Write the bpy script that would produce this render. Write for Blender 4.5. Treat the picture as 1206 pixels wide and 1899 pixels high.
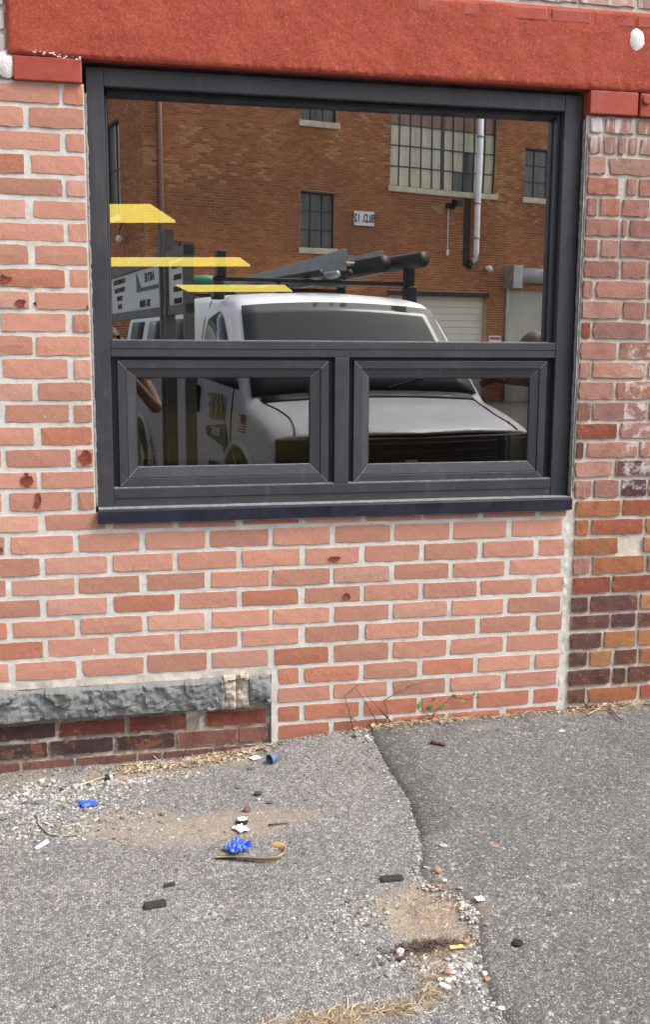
import bpy, bmesh, math, random
import numpy as np
from mathutils import Vector, Matrix, noise
from math import sin, cos, tan, radians, pi
random.seed(7); rng = np.random.default_rng(7)
scene = bpy.context.scene
for o in list(bpy.data.objects): bpy.data.objects.remove(o)
C = scene.collection

# ------------------------------------------------------------------ camera, world, sun, exposure
IW, IH, FPX = 1206, 1899, 1975.3
PITCH, YAW, ROLL = 0.15646, 0.21593, 0.00546
CAM = Vector((0, -3.384, 1.358))
_fw = Vector((sin(YAW)*cos(PITCH), cos(YAW)*cos(PITCH), -sin(PITCH)))
_r0 = Vector((cos(YAW), -sin(YAW), 0)); _u0 = _r0.cross(_fw)
RT = cos(ROLL)*_r0 + sin(ROLL)*_u0; UP = -sin(ROLL)*_r0 + cos(ROLL)*_u0
cd = bpy.data.cameras.new('camera'); cam = bpy.data.objects.new('camera', cd); C.objects.link(cam)
cam.matrix_world = Matrix.Translation(CAM) @ Matrix((RT, UP, -_fw)).transposed().to_4x4()
cd.sensor_fit = 'VERTICAL'; cd.sensor_height = 24; cd.lens = 24*FPX/IH
cd.clip_start = 0.05; cd.clip_end = 500
scene.camera = cam
w = bpy.data.worlds.new('World'); scene.world = w; w.use_nodes = True
nt = w.node_tree; sky = nt.nodes.new('ShaderNodeTexSky'); sky.sky_type = 'NISHITA'; sky.sun_disc = False
SUN_EL, SUN_AZ = radians(52), radians(118)          # azimuth clockwise from +Y
sky.sun_elevation = SUN_EL; sky.sun_rotation = SUN_AZ; sky.air_density = 1.0; sky.dust_density = 6.0; sky.ozone_density = 0.6
bg = nt.nodes['Background']; bg.inputs['Strength'].default_value = 0.15
hs = nt.nodes.new('ShaderNodeHueSaturation'); hs.inputs['Saturation'].default_value = .45    # thin overcast
nt.links.new(sky.outputs['Color'], hs.inputs['Color']); nt.links.new(hs.outputs['Color'], bg.inputs['Color'])
ld = bpy.data.lights.new('sun', 'SUN'); ld.energy = 1.4; ld.angle = radians(26); ld.color = (1.0, 0.93, 0.84)
sun = bpy.data.objects.new('sun', ld); C.objects.link(sun)
sdir = Vector((sin(SUN_AZ)*cos(SUN_EL), cos(SUN_AZ)*cos(SUN_EL), sin(SUN_EL)))
sun.rotation_euler = sdir.to_track_quat('Z', 'Y').to_euler()
scene.view_settings.view_transform = 'Standard'; scene.view_settings.look = 'None'
scene.view_settings.gamma = 1; scene.view_settings.use_curve_mapping = False
scene.view_settings.exposure = 1.0

def ray(px, py): return _fw + RT*((px-IW/2)/FPX) - UP*((py-IH/2)/FPX)
def at(px, py, Y=0.0):                       # point of a plane parallel to the wall
    d = ray(px, py); t = (Y-CAM.y)/d.y; return CAM + d*t
GY = 0.10                                    # depth of the fixed glass
def mir(p): return Vector((p[0], 2*GY-p[1], p[2]))
def atm(px, py, Yv): return mir(at(px, py, Yv))  # point out in the yard that the glass shows at this place

# ------------------------------------------------------------------ helpers
def link(o, parent=None):
    C.objects.link(o)
    if parent: o.parent = parent
    return o
def tag(o, label=None, cat=None, group=None, kind=None):
    if label: o['label'] = label
    if cat: o['category'] = cat
    if group: o['group'] = group
    if kind: o['kind'] = kind
    return o
def empty(name, loc, rz=0, **k):
    o = bpy.data.objects.new(name, None); o.location = loc; o.rotation_euler = (0, 0, rz); o.empty_display_size = .1
    return tag(link(o), **k)
class MB:
    def __init__(s): s.v = []; s.f = []; s.m = []
    def add(s, vs, fs, mi=0):
        n = len(s.v); s.v += [tuple(p) for p in vs]; s.f += [tuple(i+n for i in f) for f in fs]; s.m += [mi]*len(fs); return s
    def box(s, x0, x1, y0, y1, z0, z1, mi=0):
        return s.add([(x0,y0,z0),(x1,y0,z0),(x1,y1,z0),(x0,y1,z0),(x0,y0,z1),(x1,y0,z1),(x1,y1,z1),(x0,y1,z1)],
                     [(0,3,2,1),(4,5,6,7),(0,1,5,4),(1,2,6,5),(2,3,7,6),(3,0,4,7)], mi)
    def tube(s, pts, r, n=8, mi=0, cap=True):
        pts = [Vector(p) for p in pts]; rs = r if isinstance(r, (list, tuple)) else [r]*len(pts)
        vs = []; fs = []
        for i, p in enumerate(pts):
            t = (pts[min(i+1, len(pts)-1)]-pts[max(i-1, 0)]).normalized()
            a = t.orthogonal() if abs(t.z) > .95 else t.cross(Vector((0,0,1)))
            a.normalize(); b = t.cross(a)
            vs += [p+(a*cos(2*pi*k/n)+b*sin(2*pi*k/n))*rs[i] for k in range(n)]
        for i in range(len(pts)-1):
            for k in range(n): fs.append((i*n+k, i*n+(k+1) % n, (i+1)*n+(k+1) % n, (i+1)*n+k))
        if cap: fs += [tuple(range(n))[::-1], tuple((len(pts)-1)*n+k for k in range(n))]
        return s.add(vs, fs, mi)
    def prism(s, poly, off, mi=0):             # polygon of 3D points extruded by the vector off
        n = len(poly); a = [Vector(p) for p in poly]; b = [p+Vector(off) for p in a]
        return s.add(a+b, [tuple(range(n))[::-1], tuple(range(n, 2*n))]+[(i, (i+1) % n, n+(i+1) % n, n+i) for i in range(n)], mi)
    def mesh(s, name, mats, smooth=False):
        me = bpy.data.meshes.new(name); me.from_pydata(s.v, [], s.f)
        for m in (mats if isinstance(mats, (list, tuple)) else [mats]): me.materials.append(m)
        me.polygons.foreach_set('material_index', s.m)
        bm = bmesh.new(); bm.from_mesh(me); bmesh.ops.recalc_face_normals(bm, faces=bm.faces); bm.to_mesh(me); bm.free()
        if smooth: me.polygons.foreach_set('use_smooth', [True]*len(me.polygons))
        return me
    def build(s, name, mats, parent=None, smooth=False, bevel=0, seg=2, loc=None):
        o = bpy.data.objects.new(name, s.mesh(name, mats, smooth)); link(o, parent)
        if loc: o.location = loc
        if bevel:
            b = o.modifiers.new('bevel', 'BEVEL'); b.width = bevel; b.segments = seg; b.limit_method = 'ANGLE'; b.angle_limit = radians(35)
        return o
def quick(name, V, F, mats, parent=None, smooth=True, cols=None, mi=None):
    me = bpy.data.meshes.new(name); V = np.asarray(V, dtype=np.float64); me.from_pydata(V.tolist(), [], np.asarray(F).tolist() if not isinstance(F, list) else F)
    for m in (mats if isinstance(mats, (list, tuple)) else [mats]): me.materials.append(m)
    me.polygons.foreach_set('use_smooth', [smooth]*len(me.polygons))
    if mi is not None: me.polygons.foreach_set('material_index', mi)
    if cols is not None:
        a = me.color_attributes.new('col', 'FLOAT_COLOR', 'POINT'); a.data.foreach_set('color', np.asarray(cols, dtype=np.float32).ravel())
    o = bpy.data.objects.new(name, me); return link(o, parent)
def fn(x, y, z=0, s=1.0, oct=3): return noise.fractal(Vector((x*s, y*s, z*s)), 1.0, 2.0, oct)

# ------------------------------------------------------------------ materials
class NT:
    def __init__(s, name):
        s.mat = bpy.data.materials.new(name); s.mat.use_nodes = True; s.t = s.mat.node_tree; s.b = s.t.nodes['Principled BSDF']
    def n(s, typ, **k):
        x = s.t.nodes.new(typ)
        for a, v in k.items(): setattr(x, a, v)
        return x
    def l(s, a, b): s.t.links.new(a, b)
    def pos(s): return s.n('ShaderNodeNewGeometry').outputs['Position']
    def noise(s, scale, detail=4, rough=.6, vec=None):
        x = s.n('ShaderNodeTexNoise'); x.inputs['Scale'].default_value = scale; x.inputs['Detail'].default_value = detail; x.inputs['Roughness'].default_value = rough
        s.l(vec or s.pos(), x.inputs['Vector']); return x.outputs['Fac']
    def vor(s, scale, out='Color', feat='F1', vec=None, rnd=1):
        x = s.n('ShaderNodeTexVoronoi', feature=feat); x.inputs['Scale'].default_value = scale; x.inputs['Randomness'].default_value = rnd
        s.l(vec or s.pos(), x.inputs['Vector']); return x.outputs[out]
    def ramp(s, fac, stops):
        r = s.n('ShaderNodeValToRGB'); e = r.color_ramp.elements
        while len(e) < len(stops): e.new(.5)
        for i, (p, c) in enumerate(stops):
            e[i].position = p; e[i].color = (*c, 1) if isinstance(c, (tuple, list)) else (c, c, c, 1)
        s.l(fac, r.inputs['Fac']); return r.outputs['Color']
    def mix(s, fac, a, b, mode='MIX'):
        m = s.n('ShaderNodeMix', data_type='RGBA', blend_type=mode)
        for i, v in ((0, fac), (6, a), (7, b)):
            if hasattr(v, 'links'): s.l(v, m.inputs[i])
            else: m.inputs[i].default_value = (*v, 1) if isinstance(v, (tuple, list)) else v
        return m.outputs[2]
    def math(s, op, a, b=0.0, clamp=False):
        m = s.n('ShaderNodeMath', operation=op); m.use_clamp = clamp
        for i, v in ((0, a), (1, b)):
            if hasattr(v, 'links'): s.l(v, m.inputs[i])
            else: m.inputs[i].default_value = v
        return m.outputs[0]
    def bump(s, h, strength=.5, dist=.002, normal=None):
        b = s.n('ShaderNodeBump'); b.inputs['Strength'].default_value = strength; b.inputs['Distance'].default_value = dist
        s.l(h, b.inputs['Height'])
        if normal: s.l(normal, b.inputs['Normal'])
        return b.outputs['Normal']
    def fin(s, col=None, rough=.8, nrm=None, metal=0, spec=None):
        if col is not None:
            if hasattr(col, 'links'): s.l(col, s.b.inputs['Base Color'])
            else: s.b.inputs['Base Color'].default_value = (*col, 1)
        if hasattr(rough, 'links'): s.l(rough, s.b.inputs['Roughness'])
        else: s.b.inputs['Roughness'].default_value = rough
        s.b.inputs['Metallic'].default_value = metal
        if spec is not None: s.b.inputs['Specular IOR Level'].default_value = spec
        if nrm: s.l(nrm, s.b.inputs['Normal'])
        return s.mat
def worn(name, col, rough=.6, var=.25, scale=30, bump=.2, metal=0, dist=.0008, spec=None):
    m = NT(name); n1 = m.noise(scale, 5); d = tuple(c*(1-var) for c in col); u = tuple(min(1, c*(1+var)) for c in col)
    c = m.ramp(n1, [(.3, d), (.7, u)]); rr = m.ramp(m.noise(scale*.4), [(.3, max(.05, rough-.12)), (.7, min(1, rough+.12))])
    return m.fin(c, rr, m.bump(m.noise(scale*6, 3), bump, dist), metal, spec)

def edge_mask(m, lo=.86, hi=.95):
    """ragged mortar residue along the rim of each brick (from the brick's own coordinates)"""
    tc = m.n('ShaderNodeTexCoord').outputs['Generated']; sp = m.n('ShaderNodeSeparateXYZ'); m.l(tc, sp.inputs[0])
    ax = m.math('ABSOLUTE', m.math('MULTIPLY', m.math('SUBTRACT', sp.outputs['X'], .5), 2.0)); az = m.math('ABSOLUTE', m.math('MULTIPLY', m.math('SUBTRACT', sp.outputs['Z'], .5), 2.0))
    ax = m.math('SUBTRACT', 1.0, m.math('MULTIPLY', m.math('SUBTRACT', 1.0, ax), 3.6)); e = m.math('MAXIMUM', ax, az)
    e = m.math('ADD', e, m.math('MULTIPLY', m.math('SUBTRACT', m.noise(110, 5, .75), .5), .55))
    return m.ramp(e, [(lo, 0.0), (hi, .85)])
def mat_salmon():
    m = NT('salmon_brick'); oc = m.n('ShaderNodeObjectInfo').outputs['Color']
    n1 = m.noise(22, 6, .7); n2 = m.noise(260, 3, .7); n3 = m.noise(55, 6, .75)
    c = m.mix(m.ramp(n1, [(.35, 0.0), (.75, .5)]), oc, m.mix(1.0, oc, (1.22, 1.3, 1.3), 'MULTIPLY'))
    c = m.mix(m.ramp(n3, [(.30, .75), (.42, 0.0)]), c, m.mix(1.0, oc, (.70, .58, .52), 'MULTIPLY'))
    c = m.mix(m.ramp(n2, [(.30, .55), (.42, 0.0)]), c, m.mix(1.0, oc, (.55, .45, .42), 'MULTIPLY'))
    c = m.mix(m.ramp(m.noise(75, 6, .8), [(.57, 0.0), (.70, .6)]), c, (.62, .45, .38))
    c = m.mix(m.ramp(m.noise(34, 6, .8), [(.60, 0.0), (.70, .55)]), c, m.mix(1.0, oc, (.72, .52, .42), 'MULTIPLY'))
    ms = m.n('ShaderNodeMapping'); ms.inputs['Scale'].default_value = (9, 9, 90); ms.inputs['Rotation'].default_value = (0, .12, 0); m.l(m.pos(), ms.inputs['Vector'])
    c = m.mix(m.ramp(m.noise(1.0, 4, .8, ms.outputs[0]), [(.60, 0.0), (.68, .4)]), c, m.mix(1.0, oc, (1.25, 1.4, 1.4), 'MULTIPLY'))
    c = m.mix(m.ramp(m.noise(420, 2), [(.70, 0.0), (.74, .6)]), c, (.72, .66, .6))
    c = m.mix(edge_mask(m, .93, 1.0), c, (.52, .47, .42))
    return m.fin(c, .9, m.bump(n2, .7, .0014, m.bump(n3, .7, .003)), spec=.25)
def mat_oldbrick():
    m = NT('weathered_brick'); oc = m.n('ShaderNodeObjectInfo').outputs['Color']
    n1 = m.noise(18, 7, .75); n2 = m.noise(240, 3, .7); n3 = m.noise(42, 6, .8)
    c = m.mix(m.ramp(n1, [(.30, .85), (.52, 0.0)]), oc, m.mix(1.0, oc, (.50, .42, .45), 'MULTIPLY'))
    c = m.mix(m.ramp(n3, [(.57, 0.0), (.68, .7)]), c, (.42, .17, .065))
    c = m.mix(m.ramp(m.noise(33, 6, .8), [(.60, 0.0), (.72, .65)]), c, (.50, .36, .30))
    c = m.mix(m.ramp(n2, [(.32, .7), (.42, 0.0)]), c, (.07, .04, .035))
    c = m.mix(m.ramp(m.noise(360, 2), [(.68, 0.0), (.74, .6)]), c, (.62, .55, .5))
    c = m.mix(m.ramp(m.noise(13, 6, .75), [(.56, 0.0), (.60, .8)]), c, m.mix(.5, (.33, .14, .06), m.mix(1.0, oc, (.9, .8, .8), 'MULTIPLY')))
    c = m.mix(edge_mask(m, .88, .98), c, (.42, .36, .31))
    # limewash splashes near the right edge and drips below the lintel
    sp = m.n('ShaderNodeSeparateXYZ'); m.l(m.pos(), sp.inputs[0]); X, Z = sp.outputs['X'], sp.outputs['Z']
    a = m.math('MULTIPLY', m.math('MULTIPLY', m.math('GREATER_THAN', X, 1.80), m.math('GREATER_THAN', Z, .86)), m.math('LESS_THAN', Z, 1.36))
    a = m.math('MULTIPLY', a, m.ramp(m.noise(24, 5, .7), [(.48, 0.0), (.60, .7)]))
    mp = m.n('ShaderNodeMapping'); mp.inputs['Scale'].default_value = (38, 38, 4); m.l(m.pos(), mp.inputs['Vector'])
    b = m.ramp(m.noise(1, 3, .6, mp.outputs[0]), [(.5, 0.0), (.58, .85)])
    b = m.math('MULTIPLY', b, m.math('MULTIPLY', m.math('SUBTRACT', Z, 1.95), 9.0, True), True)
    c = m.mix(m.math('MAXIMUM', a, b), c, (.60, .57, .58))
    return m.fin(c, .88, m.bump(n2, .6, .0015, m.bump(n3, .8, .004)), spec=.25)
def mat_mortar(name, c0, c1, dirt=(.35, .33, .31)):
    m = NT(name); n1 = m.noise(14, 6, .7); n2 = m.noise(300, 3, .7)
    c = m.ramp(n1, [(.3, c0), (.7, c1)]); c = m.mix(m.ramp(m.noise(60, 5, .75), [(.32, .6), (.45, 0.0)]), c, dirt)
    c = m.mix(m.ramp(n2, [(.3, .5), (.45, 0.0)]), c, tuple(x*.7 for x in c0))
    return m.fin(c, .95, m.bump(n2, .6, .0015, m.bump(m.noise(70, 4), .5, .003)), spec=.2)
M = {}
M['salmon'] = mat_salmon(); M['oldbrick'] = mat_oldbrick()
M['mortar'] = mat_mortar('pale_mortar', (.46, .45, .42), (.65, .635, .60))
M['mortar_old'] = mat_mortar('aged_mortar', (.47, .42, .36), (.62, .57, .51), (.22, .19, .17))
M['mortar_dark'] = mat_mortar('dirty_mortar', (.25, .215, .19), (.38, .33, .29), (.12, .1, .09))
M['chip'] = worn('broken_brick_face', (.20, .045, .028), .95, .45, 90, .9, dist=.003)
def mat_stucco():
    m = NT('red_stucco'); n1 = m.noise(7, 5, .6); n2 = m.noise(150, 4, .8); n3 = m.noise(420, 3)
    c = m.ramp(n1, [(.3, (.285, .045, .026)), (.7, (.355, .066, .038))])
    c = m.mix(m.ramp(n2, [(.36, .6), (.48, 0.0)]), c, (.19, .03, .02))
    c = m.mix(m.ramp(n2, [(.54, 0.0), (.66, .5)]), c, (.56, .17, .115))
    return m.fin(c, .8, m.bump(n3, .4, .001, m.bump(n2, .8, .0025)), spec=.3)
M['stucco'] = mat_stucco()
M['redpaint'] = worn('red_masonry_paint', (.31, .051, .031), .75, .16, 25, .5, dist=.002)
M['plaster'] = worn('white_filler', (.72, .71, .69), .9, .08, 40, .7, dist=.004)
def mat_frame():
    m = NT('dark_anodised_aluminium'); n1 = m.noise(5, 4); n2 = m.noise(40, 5, .7)
    c = m.ramp(n1, [(.3, (.040, .041, .050)), (.7, (.056, .057, .068))])
    c = m.mix(m.ramp(n2, [(.63, 0.0), (.78, .35)]), c, (.14, .13, .13))
    c = m.mix(m.ramp(m.noise(500, 2), [(.72, 0.0), (.76, .4)]), c, (.3, .29, .28))
    mp = m.n('ShaderNodeMapping'); mp.inputs['Scale'].default_value = (45, 45, 3.5); m.l(m.pos(), mp.inputs['Vector'])
    c = m.mix(m.ramp(m.noise(1.0, 4, .7, mp.outputs[0]), [(.58, 0.0), (.72, .22)]), c, (.16, .155, .15))
    c = m.mix(m.ramp(m.noise(9, 6, .8), [(.55, 0.0), (.75, .25)]), c, (.14, .135, .13))
    return m.fin(c, m.ramp(n2, [(.3, .36), (.7, .52)]), m.bump(n1, .1, .002), .25, .5)
M['frame'] = mat_frame()
M['frame_dark'] = worn('dark_sill_metal', (.012, .013, .026), .38, .4, 30, .1, .0, spec=.5)
M['gasket'] = worn('black_gasket', (.010, .010, .011), .6, .2)
M['bead'] = worn('dusty_bare_edge', (.25, .25, .27), .5, .35, 60, .2, .3)
M['caulk'] = worn('grey_caulk', (.24, .225, .215), .85, .4, 60, .8, dist=.003)
def mat_glass(name, refl, tint, gcol=(1, 1, 1)):
    m = NT(name); t = m.t; t.nodes.remove(m.b); out = t.nodes['Material Output']
    tr = m.n('ShaderNodeBsdfTransparent'); tr.inputs[0].default_value = (*tint, 1)
    gl = m.n('ShaderNodeBsdfGlossy'); gl.inputs['Roughness'].default_value = 0.0; gl.inputs['Color'].default_value = (*gcol, 1)
    fr = m.n('ShaderNodeFresnel'); fr.inputs['IOR'].default_value = 1.5
    fac = m.math('ADD', fr.outputs[0], refl-.04, True)
    # faint waviness of a large pane
    m.l(m.bump(m.noise(1.7, 1, .4), .02, .02), gl.inputs['Normal'])
    mx = m.n('ShaderNodeMixShader'); m.l(fac, mx.inputs[0]); m.l(tr.outputs[0], mx.inputs[1]); m.l(gl.outputs[0], mx.inputs[2])
    m.l(mx.outputs[0], out.inputs['Surface']); return m.mat
M['glass'] = mat_glass('coated_glass', .70, (.70, .72, .68))
M['glass_low'] = mat_glass('sash_glass', .23, (.62, .63, .62))
def mat_clear():
    m = NT('clear_glass_edge'); m.t.nodes.remove(m.b); t_ = m.n('ShaderNodeBsdfTransparent'); m.l(t_.outputs[0], m.t.nodes['Material Output'].inputs['Surface']); return m.mat
M['clear'] = mat_clear()
def glass_pane(name, x0, x1, y0, y1, z0, z1, mat, parent):
    m = MB(); m.box(x0, x1, y0, y1, z0, z1); m.m = [1, 1, 0, 1, 1, 1]; return m.build(name, [M[mat], M['clear']], parent)
def mat_stone():
    m = NT('rock_faced_bluestone'); n1 = m.noise(9, 6, .7); n2 = m.noise(150, 4, .7)
    c = m.ramp(n1, [(.3, (.135, .142, .145)), (.7, (.185, .193, .195))])
    c = m.mix(m.ramp(m.noise(45, 5, .75), [(.62, 0.0), (.72, .6)]), c, (.30, .29, .26))
    c = m.mix(m.ramp(m.noise(6, 3), [(.6, 0.0), (.7, .35)]), c, (.17, .18, .12))
    return m.fin(c, .85, m.bump(n2, .6, .003), spec=.3)
M['stone'] = mat_stone()
def mat_asphalt(name, stops, fine, dark, warm):
    """worn asphalt: binder with exposed aggregate; the painted attribute carries sand (red) and tar (green)"""
    m = NT(name); p = m.pos()
    cells = m.vor(150, 'Color'); sp = m.n('ShaderNodeSeparateColor'); m.l(cells, sp.inputs[0])
    ed = m.vor(150, 'Distance', 'DISTANCE_TO_EDGE'); c = m.ramp(sp.outputs[0], stops)
    c = m.mix(m.ramp(sp.outputs[1], [(.82, 0.0), (.9, .35)]), c, warm)
    c = m.mix(m.ramp(ed, [(.04, fine), (.22, 0.0)]), c, dark)
    small = m.vor(420, 'Color'); s2 = m.n('ShaderNodeSeparateColor'); m.l(small, s2.inputs[0])
    c = m.mix(.25, c, m.ramp(s2.outputs[0], stops))
    big = m.vor(95, 'Color'); s3 = m.n('ShaderNodeSeparateColor'); m.l(big, s3.inputs[0])
    c = m.mix(m.ramp(s3.outputs[2], [(.94, 0.0), (.955, .6)]), c, m.ramp(s3.outputs[1], [(.2, .04), (.8, .46)]))
    c = m.mix(m.ramp(m.noise(2.2, 6, .7), [(.3, .60), (.65, 0.0)]), c, m.mix(1.0, c, (.62, .62, .63), 'MULTIPLY'))
    c = m.mix(m.ramp(m.noise(11, 5, .7), [(.3, .40), (.65, 0.0)]), c, m.mix(1.0, c, (.60, .60, .60), 'MULTIPLY'))
    at_ = m.n('ShaderNodeAttribute'); at_.attribute_name = 'col'; sa = m.n('ShaderNodeSeparateColor'); m.l(at_.outputs['Color'], sa.inputs[0])
    sand = m.mix(m.ramp(m.noise(330, 3, .7), [(.35, 0.0), (.7, 1.0)]), (.20, .155, .115), (.42, .35, .275))
    sm = m.math('MULTIPLY', sa.outputs[0], m.ramp(m.noise(35, 5, .7), [(.30, .25), (.55, 1.0)]))
    c = m.mix(sm, c, sand)
    tm = m.math('MULTIPLY', sa.outputs[1], m.ramp(m.noise(25, 5, .7), [(.3, .45), (.6, 1.0)]))
    c = m.mix(tm, c, m.mix(1.0, c, (.38, .38, .39), 'MULTIPLY'))
    h = m.math('ADD', m.math('MULTIPLY', ed, 1.6), m.math('MULTIPLY', s2.outputs[1], .25))
    return m.fin(c, .92, m.bump(h, .75, .0035), spec=.25)
M['asphalt'] = mat_asphalt('worn_grey_asphalt', [(.0, .09), (.3, .20), (.65, .325), (1, .54)], .85, (.060, .058, .055), (.34, .29, .23))
M['overlay'] = mat_asphalt('newer_asphalt', [(.0, .08), (.4, .18), (.8, .29), (1, .48)], .85, (.040, .042, .040), (.26, .24, .18))
def mat_pebble():
    m = NT('loose_gravel'); a = m.n('ShaderNodeAttribute'); a.attribute_name = 'col'
    return m.fin(m.mix(m.ramp(m.noise(300, 3), [(.3, .4), (.6, 0.0)]), a.outputs['Color'], (.12, .11, .1)), .85, m.bump(m.noise(400, 2), .3, .001))
M['pebble'] = mat_pebble()
M['straw'] = mat_pebble(); M['straw'].name = 'dry_straw'

# ------------------------------------------------------------------ terrain
BX = [-6, -2, -.32, .02, .283, .5, .60, .75, .912, 1.63, 1.96, 3, 8]
BZ = [-.03, -.02, -.008, -.006, .0, .016, .036, .050, .057, .062, .074, .085, .09]
def base_z(x): return float(np.interp(x, BX, BZ))
def gz(x, y):
    d = max(0.0, -y); k = math.exp(-d/.9)
    drop = float(np.interp(d, [0, .5, 1.5, 2.5, 4.2, 12], [0, -.012, -.050, -.105, -.275, -.31]))
    z = base_z(x)*k + .028*(1-k) + drop
    if d < 3.5 and -2 < x < 4: z += .004*fn(x, y, 3, 4.0, 3)
    return z
def ghit(px, py):
    d = ray(px, py); t = 1.0; p = CAM.copy()
    for _ in range(30):
        z = gz(p.x, p.y); t = (z-CAM.z)/d.z; p = CAM + d*t
    return Vector((p.x, p.y, gz(p.x, p.y)))
BND = [(672, 1340), (692, 1378), (718, 1430), (752, 1480), (772, 1540), (780, 1585), (772, 1622), (800, 1645), (850, 1660), (884, 1690), (886, 1740), (890, 1800), (905, 1850), (935, 1899), (960, 1960)]
bw = [ghit(*p) for p in BND]
bys = np.array([p.y for p in bw])[::-1]; bxs = np.array([p.x for p in bw])[::-1]
def bnd_x(y): return float(np.interp(y, bys, bxs)) + .006*fn(y, 0, 9, 30, 3) + (0 if y > bys[0] else (bys[0]-y)*.15)
def ell(x, y, c, rx, ry, soft=.35):
    d = math.hypot((x-c[0])/rx, (y-c[1])/ry) + .35*fn(x, y, 5, 14, 3)
    return max(0.0, min(1.0, (1+soft-d)/(2*soft)))
SAND = []
for (px, py, rx, ry, k) in [(800, 1695, .115, .125, 1.0), (400, 1535, .26, .085, .72), (240, 1530, .17, .09, .6), (330, 1425, .22, .05, .85), (420, 1400, .12, .04, .9),
                            (820, 1790, .06, .05, .7), (600, 1895, .13, .035, .9), (740, 1345, .10, .03, .6), (900, 1352, .06, .02, .5), (1100, 1325, .2, .02, .55), (150, 1440, .3, .035, .5), (680, 1690, .04, .04, .4)]:
    SAND.append((ghit(px, py), rx, ry, k))
def sand_at(x, y): return max(k*ell(x, y, c, rx, ry) for c, rx, ry, k in SAND)
def axis(lo, hi, step, far):
    a = list(np.arange(lo, hi+1e-6, step)); s = step; x = hi
    while x < far: s *= 1.5; x += s; a.append(x)
    s = step; x = lo
    while x > -far: s *= 1.5; x -= s; a.insert(0, x)
    return a
gx = axis(-1.5, 3.2, .02, 90); gy = [y for y in axis(-2.1, .0, .02, 90) if y <= 0.021] + [.1]
V = []; COL = []
for y in gy:
    for x in gx:
        near = -1.6 < x < 3.3 and y > -2.2
        z = gz(x, y); sd = sand_at(x, y) if near else 0
        if near:
            pit = max(0, min(1, (.13-math.hypot((x-SAND[0][0].x)*1.1, (y-SAND[0][0].y)))/.05)); z -= .008*pit
            z += .0015*fn(x, y, 1, 60, 2)
            dx = bnd_x(y)-x
        else: dx = 9
        V.append((x, y, z)); COL.append((sd, 0.0, 0, 1))
nx = len(gx); F = [(j*nx+i, j*nx+i+1, (j+1)*nx+i+1, (j+1)*nx+i) for j in range(len(gy)-1) for i in range(nx-1)]
tag(quick('ground', V, F, M['asphalt'], cols=COL), kind='structure', label='worn pale grey asphalt with exposed aggregate and tan sandy dirt')
# the newer, darker overlay starts at a ragged edge right of the middle
V = []; COL = []; ys = [y for y in gy if y <= .021]; T = [0, .012, .03, .06, .1, .15] + list(np.arange(.17, 2.6, .02)) + [3, 4, 6, 10, 20, 40]
for y in ys:
    bx = bnd_x(max(y, -3.5))
    for t in T:
        x = bx + t; hgt = .003 + .006*min(1, t/.04) if t > 0 else -.006
        z = gz(x, y) + hgt + (.0018*fn(x, y, 2, 50, 2) if t < 2.6 else 0)
        tar = max(0, 1-t/(.15 if y > -.75 else .02))*(.75 if y > -.75 else .3)
        V.append((x, y, z)); COL.append((max(0, sand_at(x, y)*.8) if t < 2.5 else 0, tar, 0, 1))
nt_ = len(T); F = [(j*nt_+i, j*nt_+i+1, (j+1)*nt_+i+1, (j+1)*nt_+i) for j in range(len(ys)-1) for i in range(nt_-1)]
tag(quick('asphalt_overlay', V, F, M['overlay'], cols=COL), kind='structure', label='darker newer asphalt overlay with a ragged raised edge')
def top_z(x, y):
    bx = bnd_x(y)
    return gz(x, y) + (.009 if x > bx+.02 else 0)
def gpt(px, py):
    p = ghit(px, py); p.z = top_z(p.x, p.y); return p

# ------------------------------------------------------------------ bricks and walls
def brick_mesh(seed, L=.187, H=.0525, rough=.0016, mat=None, d=.016):
    r = random.Random(seed); rc = .0024; out = []
    nxs, nzs = 6, 2
    P = []
    for i in range(nxs+1): P.append((-L/2+L*i/nxs, -H/2))
    for i in range(1, nzs+1): P.append((L/2, -H/2+H*i/nzs))
    for i in range(1, nxs+1): P.append((L/2-L*i/nxs, H/2))
    for i in range(1, nzs): P.append((-L/2, H/2-H*i/nzs))
    Q = []
    for x, z in P:
        cx = abs(abs(x)-L/2) < 1e-6 and abs(abs(z)-H/2) < 1e-6
        k = rc*.6 if cx else 0
        Q.append((x-math.copysign(k, x)+r.uniform(-rough, rough), z-math.copysign(k, z)+r.uniform(-rough, rough)*.8))
    n = len(Q); vs = [(x, d, z) for x, z in Q] + [(x, .0007, z) for x, z in Q]
    ins = .0012
    vs += [(x-math.copysign(ins, x), 0+r.uniform(-.0006, .0006), z-math.copysign(ins, z) if abs(z) > 1e-3 else z) for x, z in Q]
    cs = [(-L/3, r.uniform(-.0012, .0003), 0), (0, r.uniform(-.0012, .0003), 0), (L/3, r.uniform(-.0012, .0003), 0)]
    vs += cs; c0 = 3*n; fs = []
    for i in range(n):
        j = (i+1) % n; fs += [(i, j, n+j, n+i), (n+i, n+j, 2*n+j, 2*n+i)]
        xm = (Q[i][0]+Q[j][0])/2; fs.append((2*n+i, 2*n+j, c0+(0 if xm < -L/6 else 1 if xm < L/6 else 2)))
    fs += [(2*n+2, c0+1, c0), (2*n+4, c0+2, c0+1), (2*n+nxs+nzs+2, c0+1, c0+2), (2*n+nxs+nzs+4, c0, c0+1)]
    m = MB(); m.add(vs, fs); return m.mesh('brick', mat, False)
VAR = {k: [brick_mesh(s+i, mat=M[m_], rough=rg) for i in range(10)] for k, m_, s, rg in (('salmon', 'salmon', 0, .0019), ('oldbrick', 'oldbrick', 50, .0034))}
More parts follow.
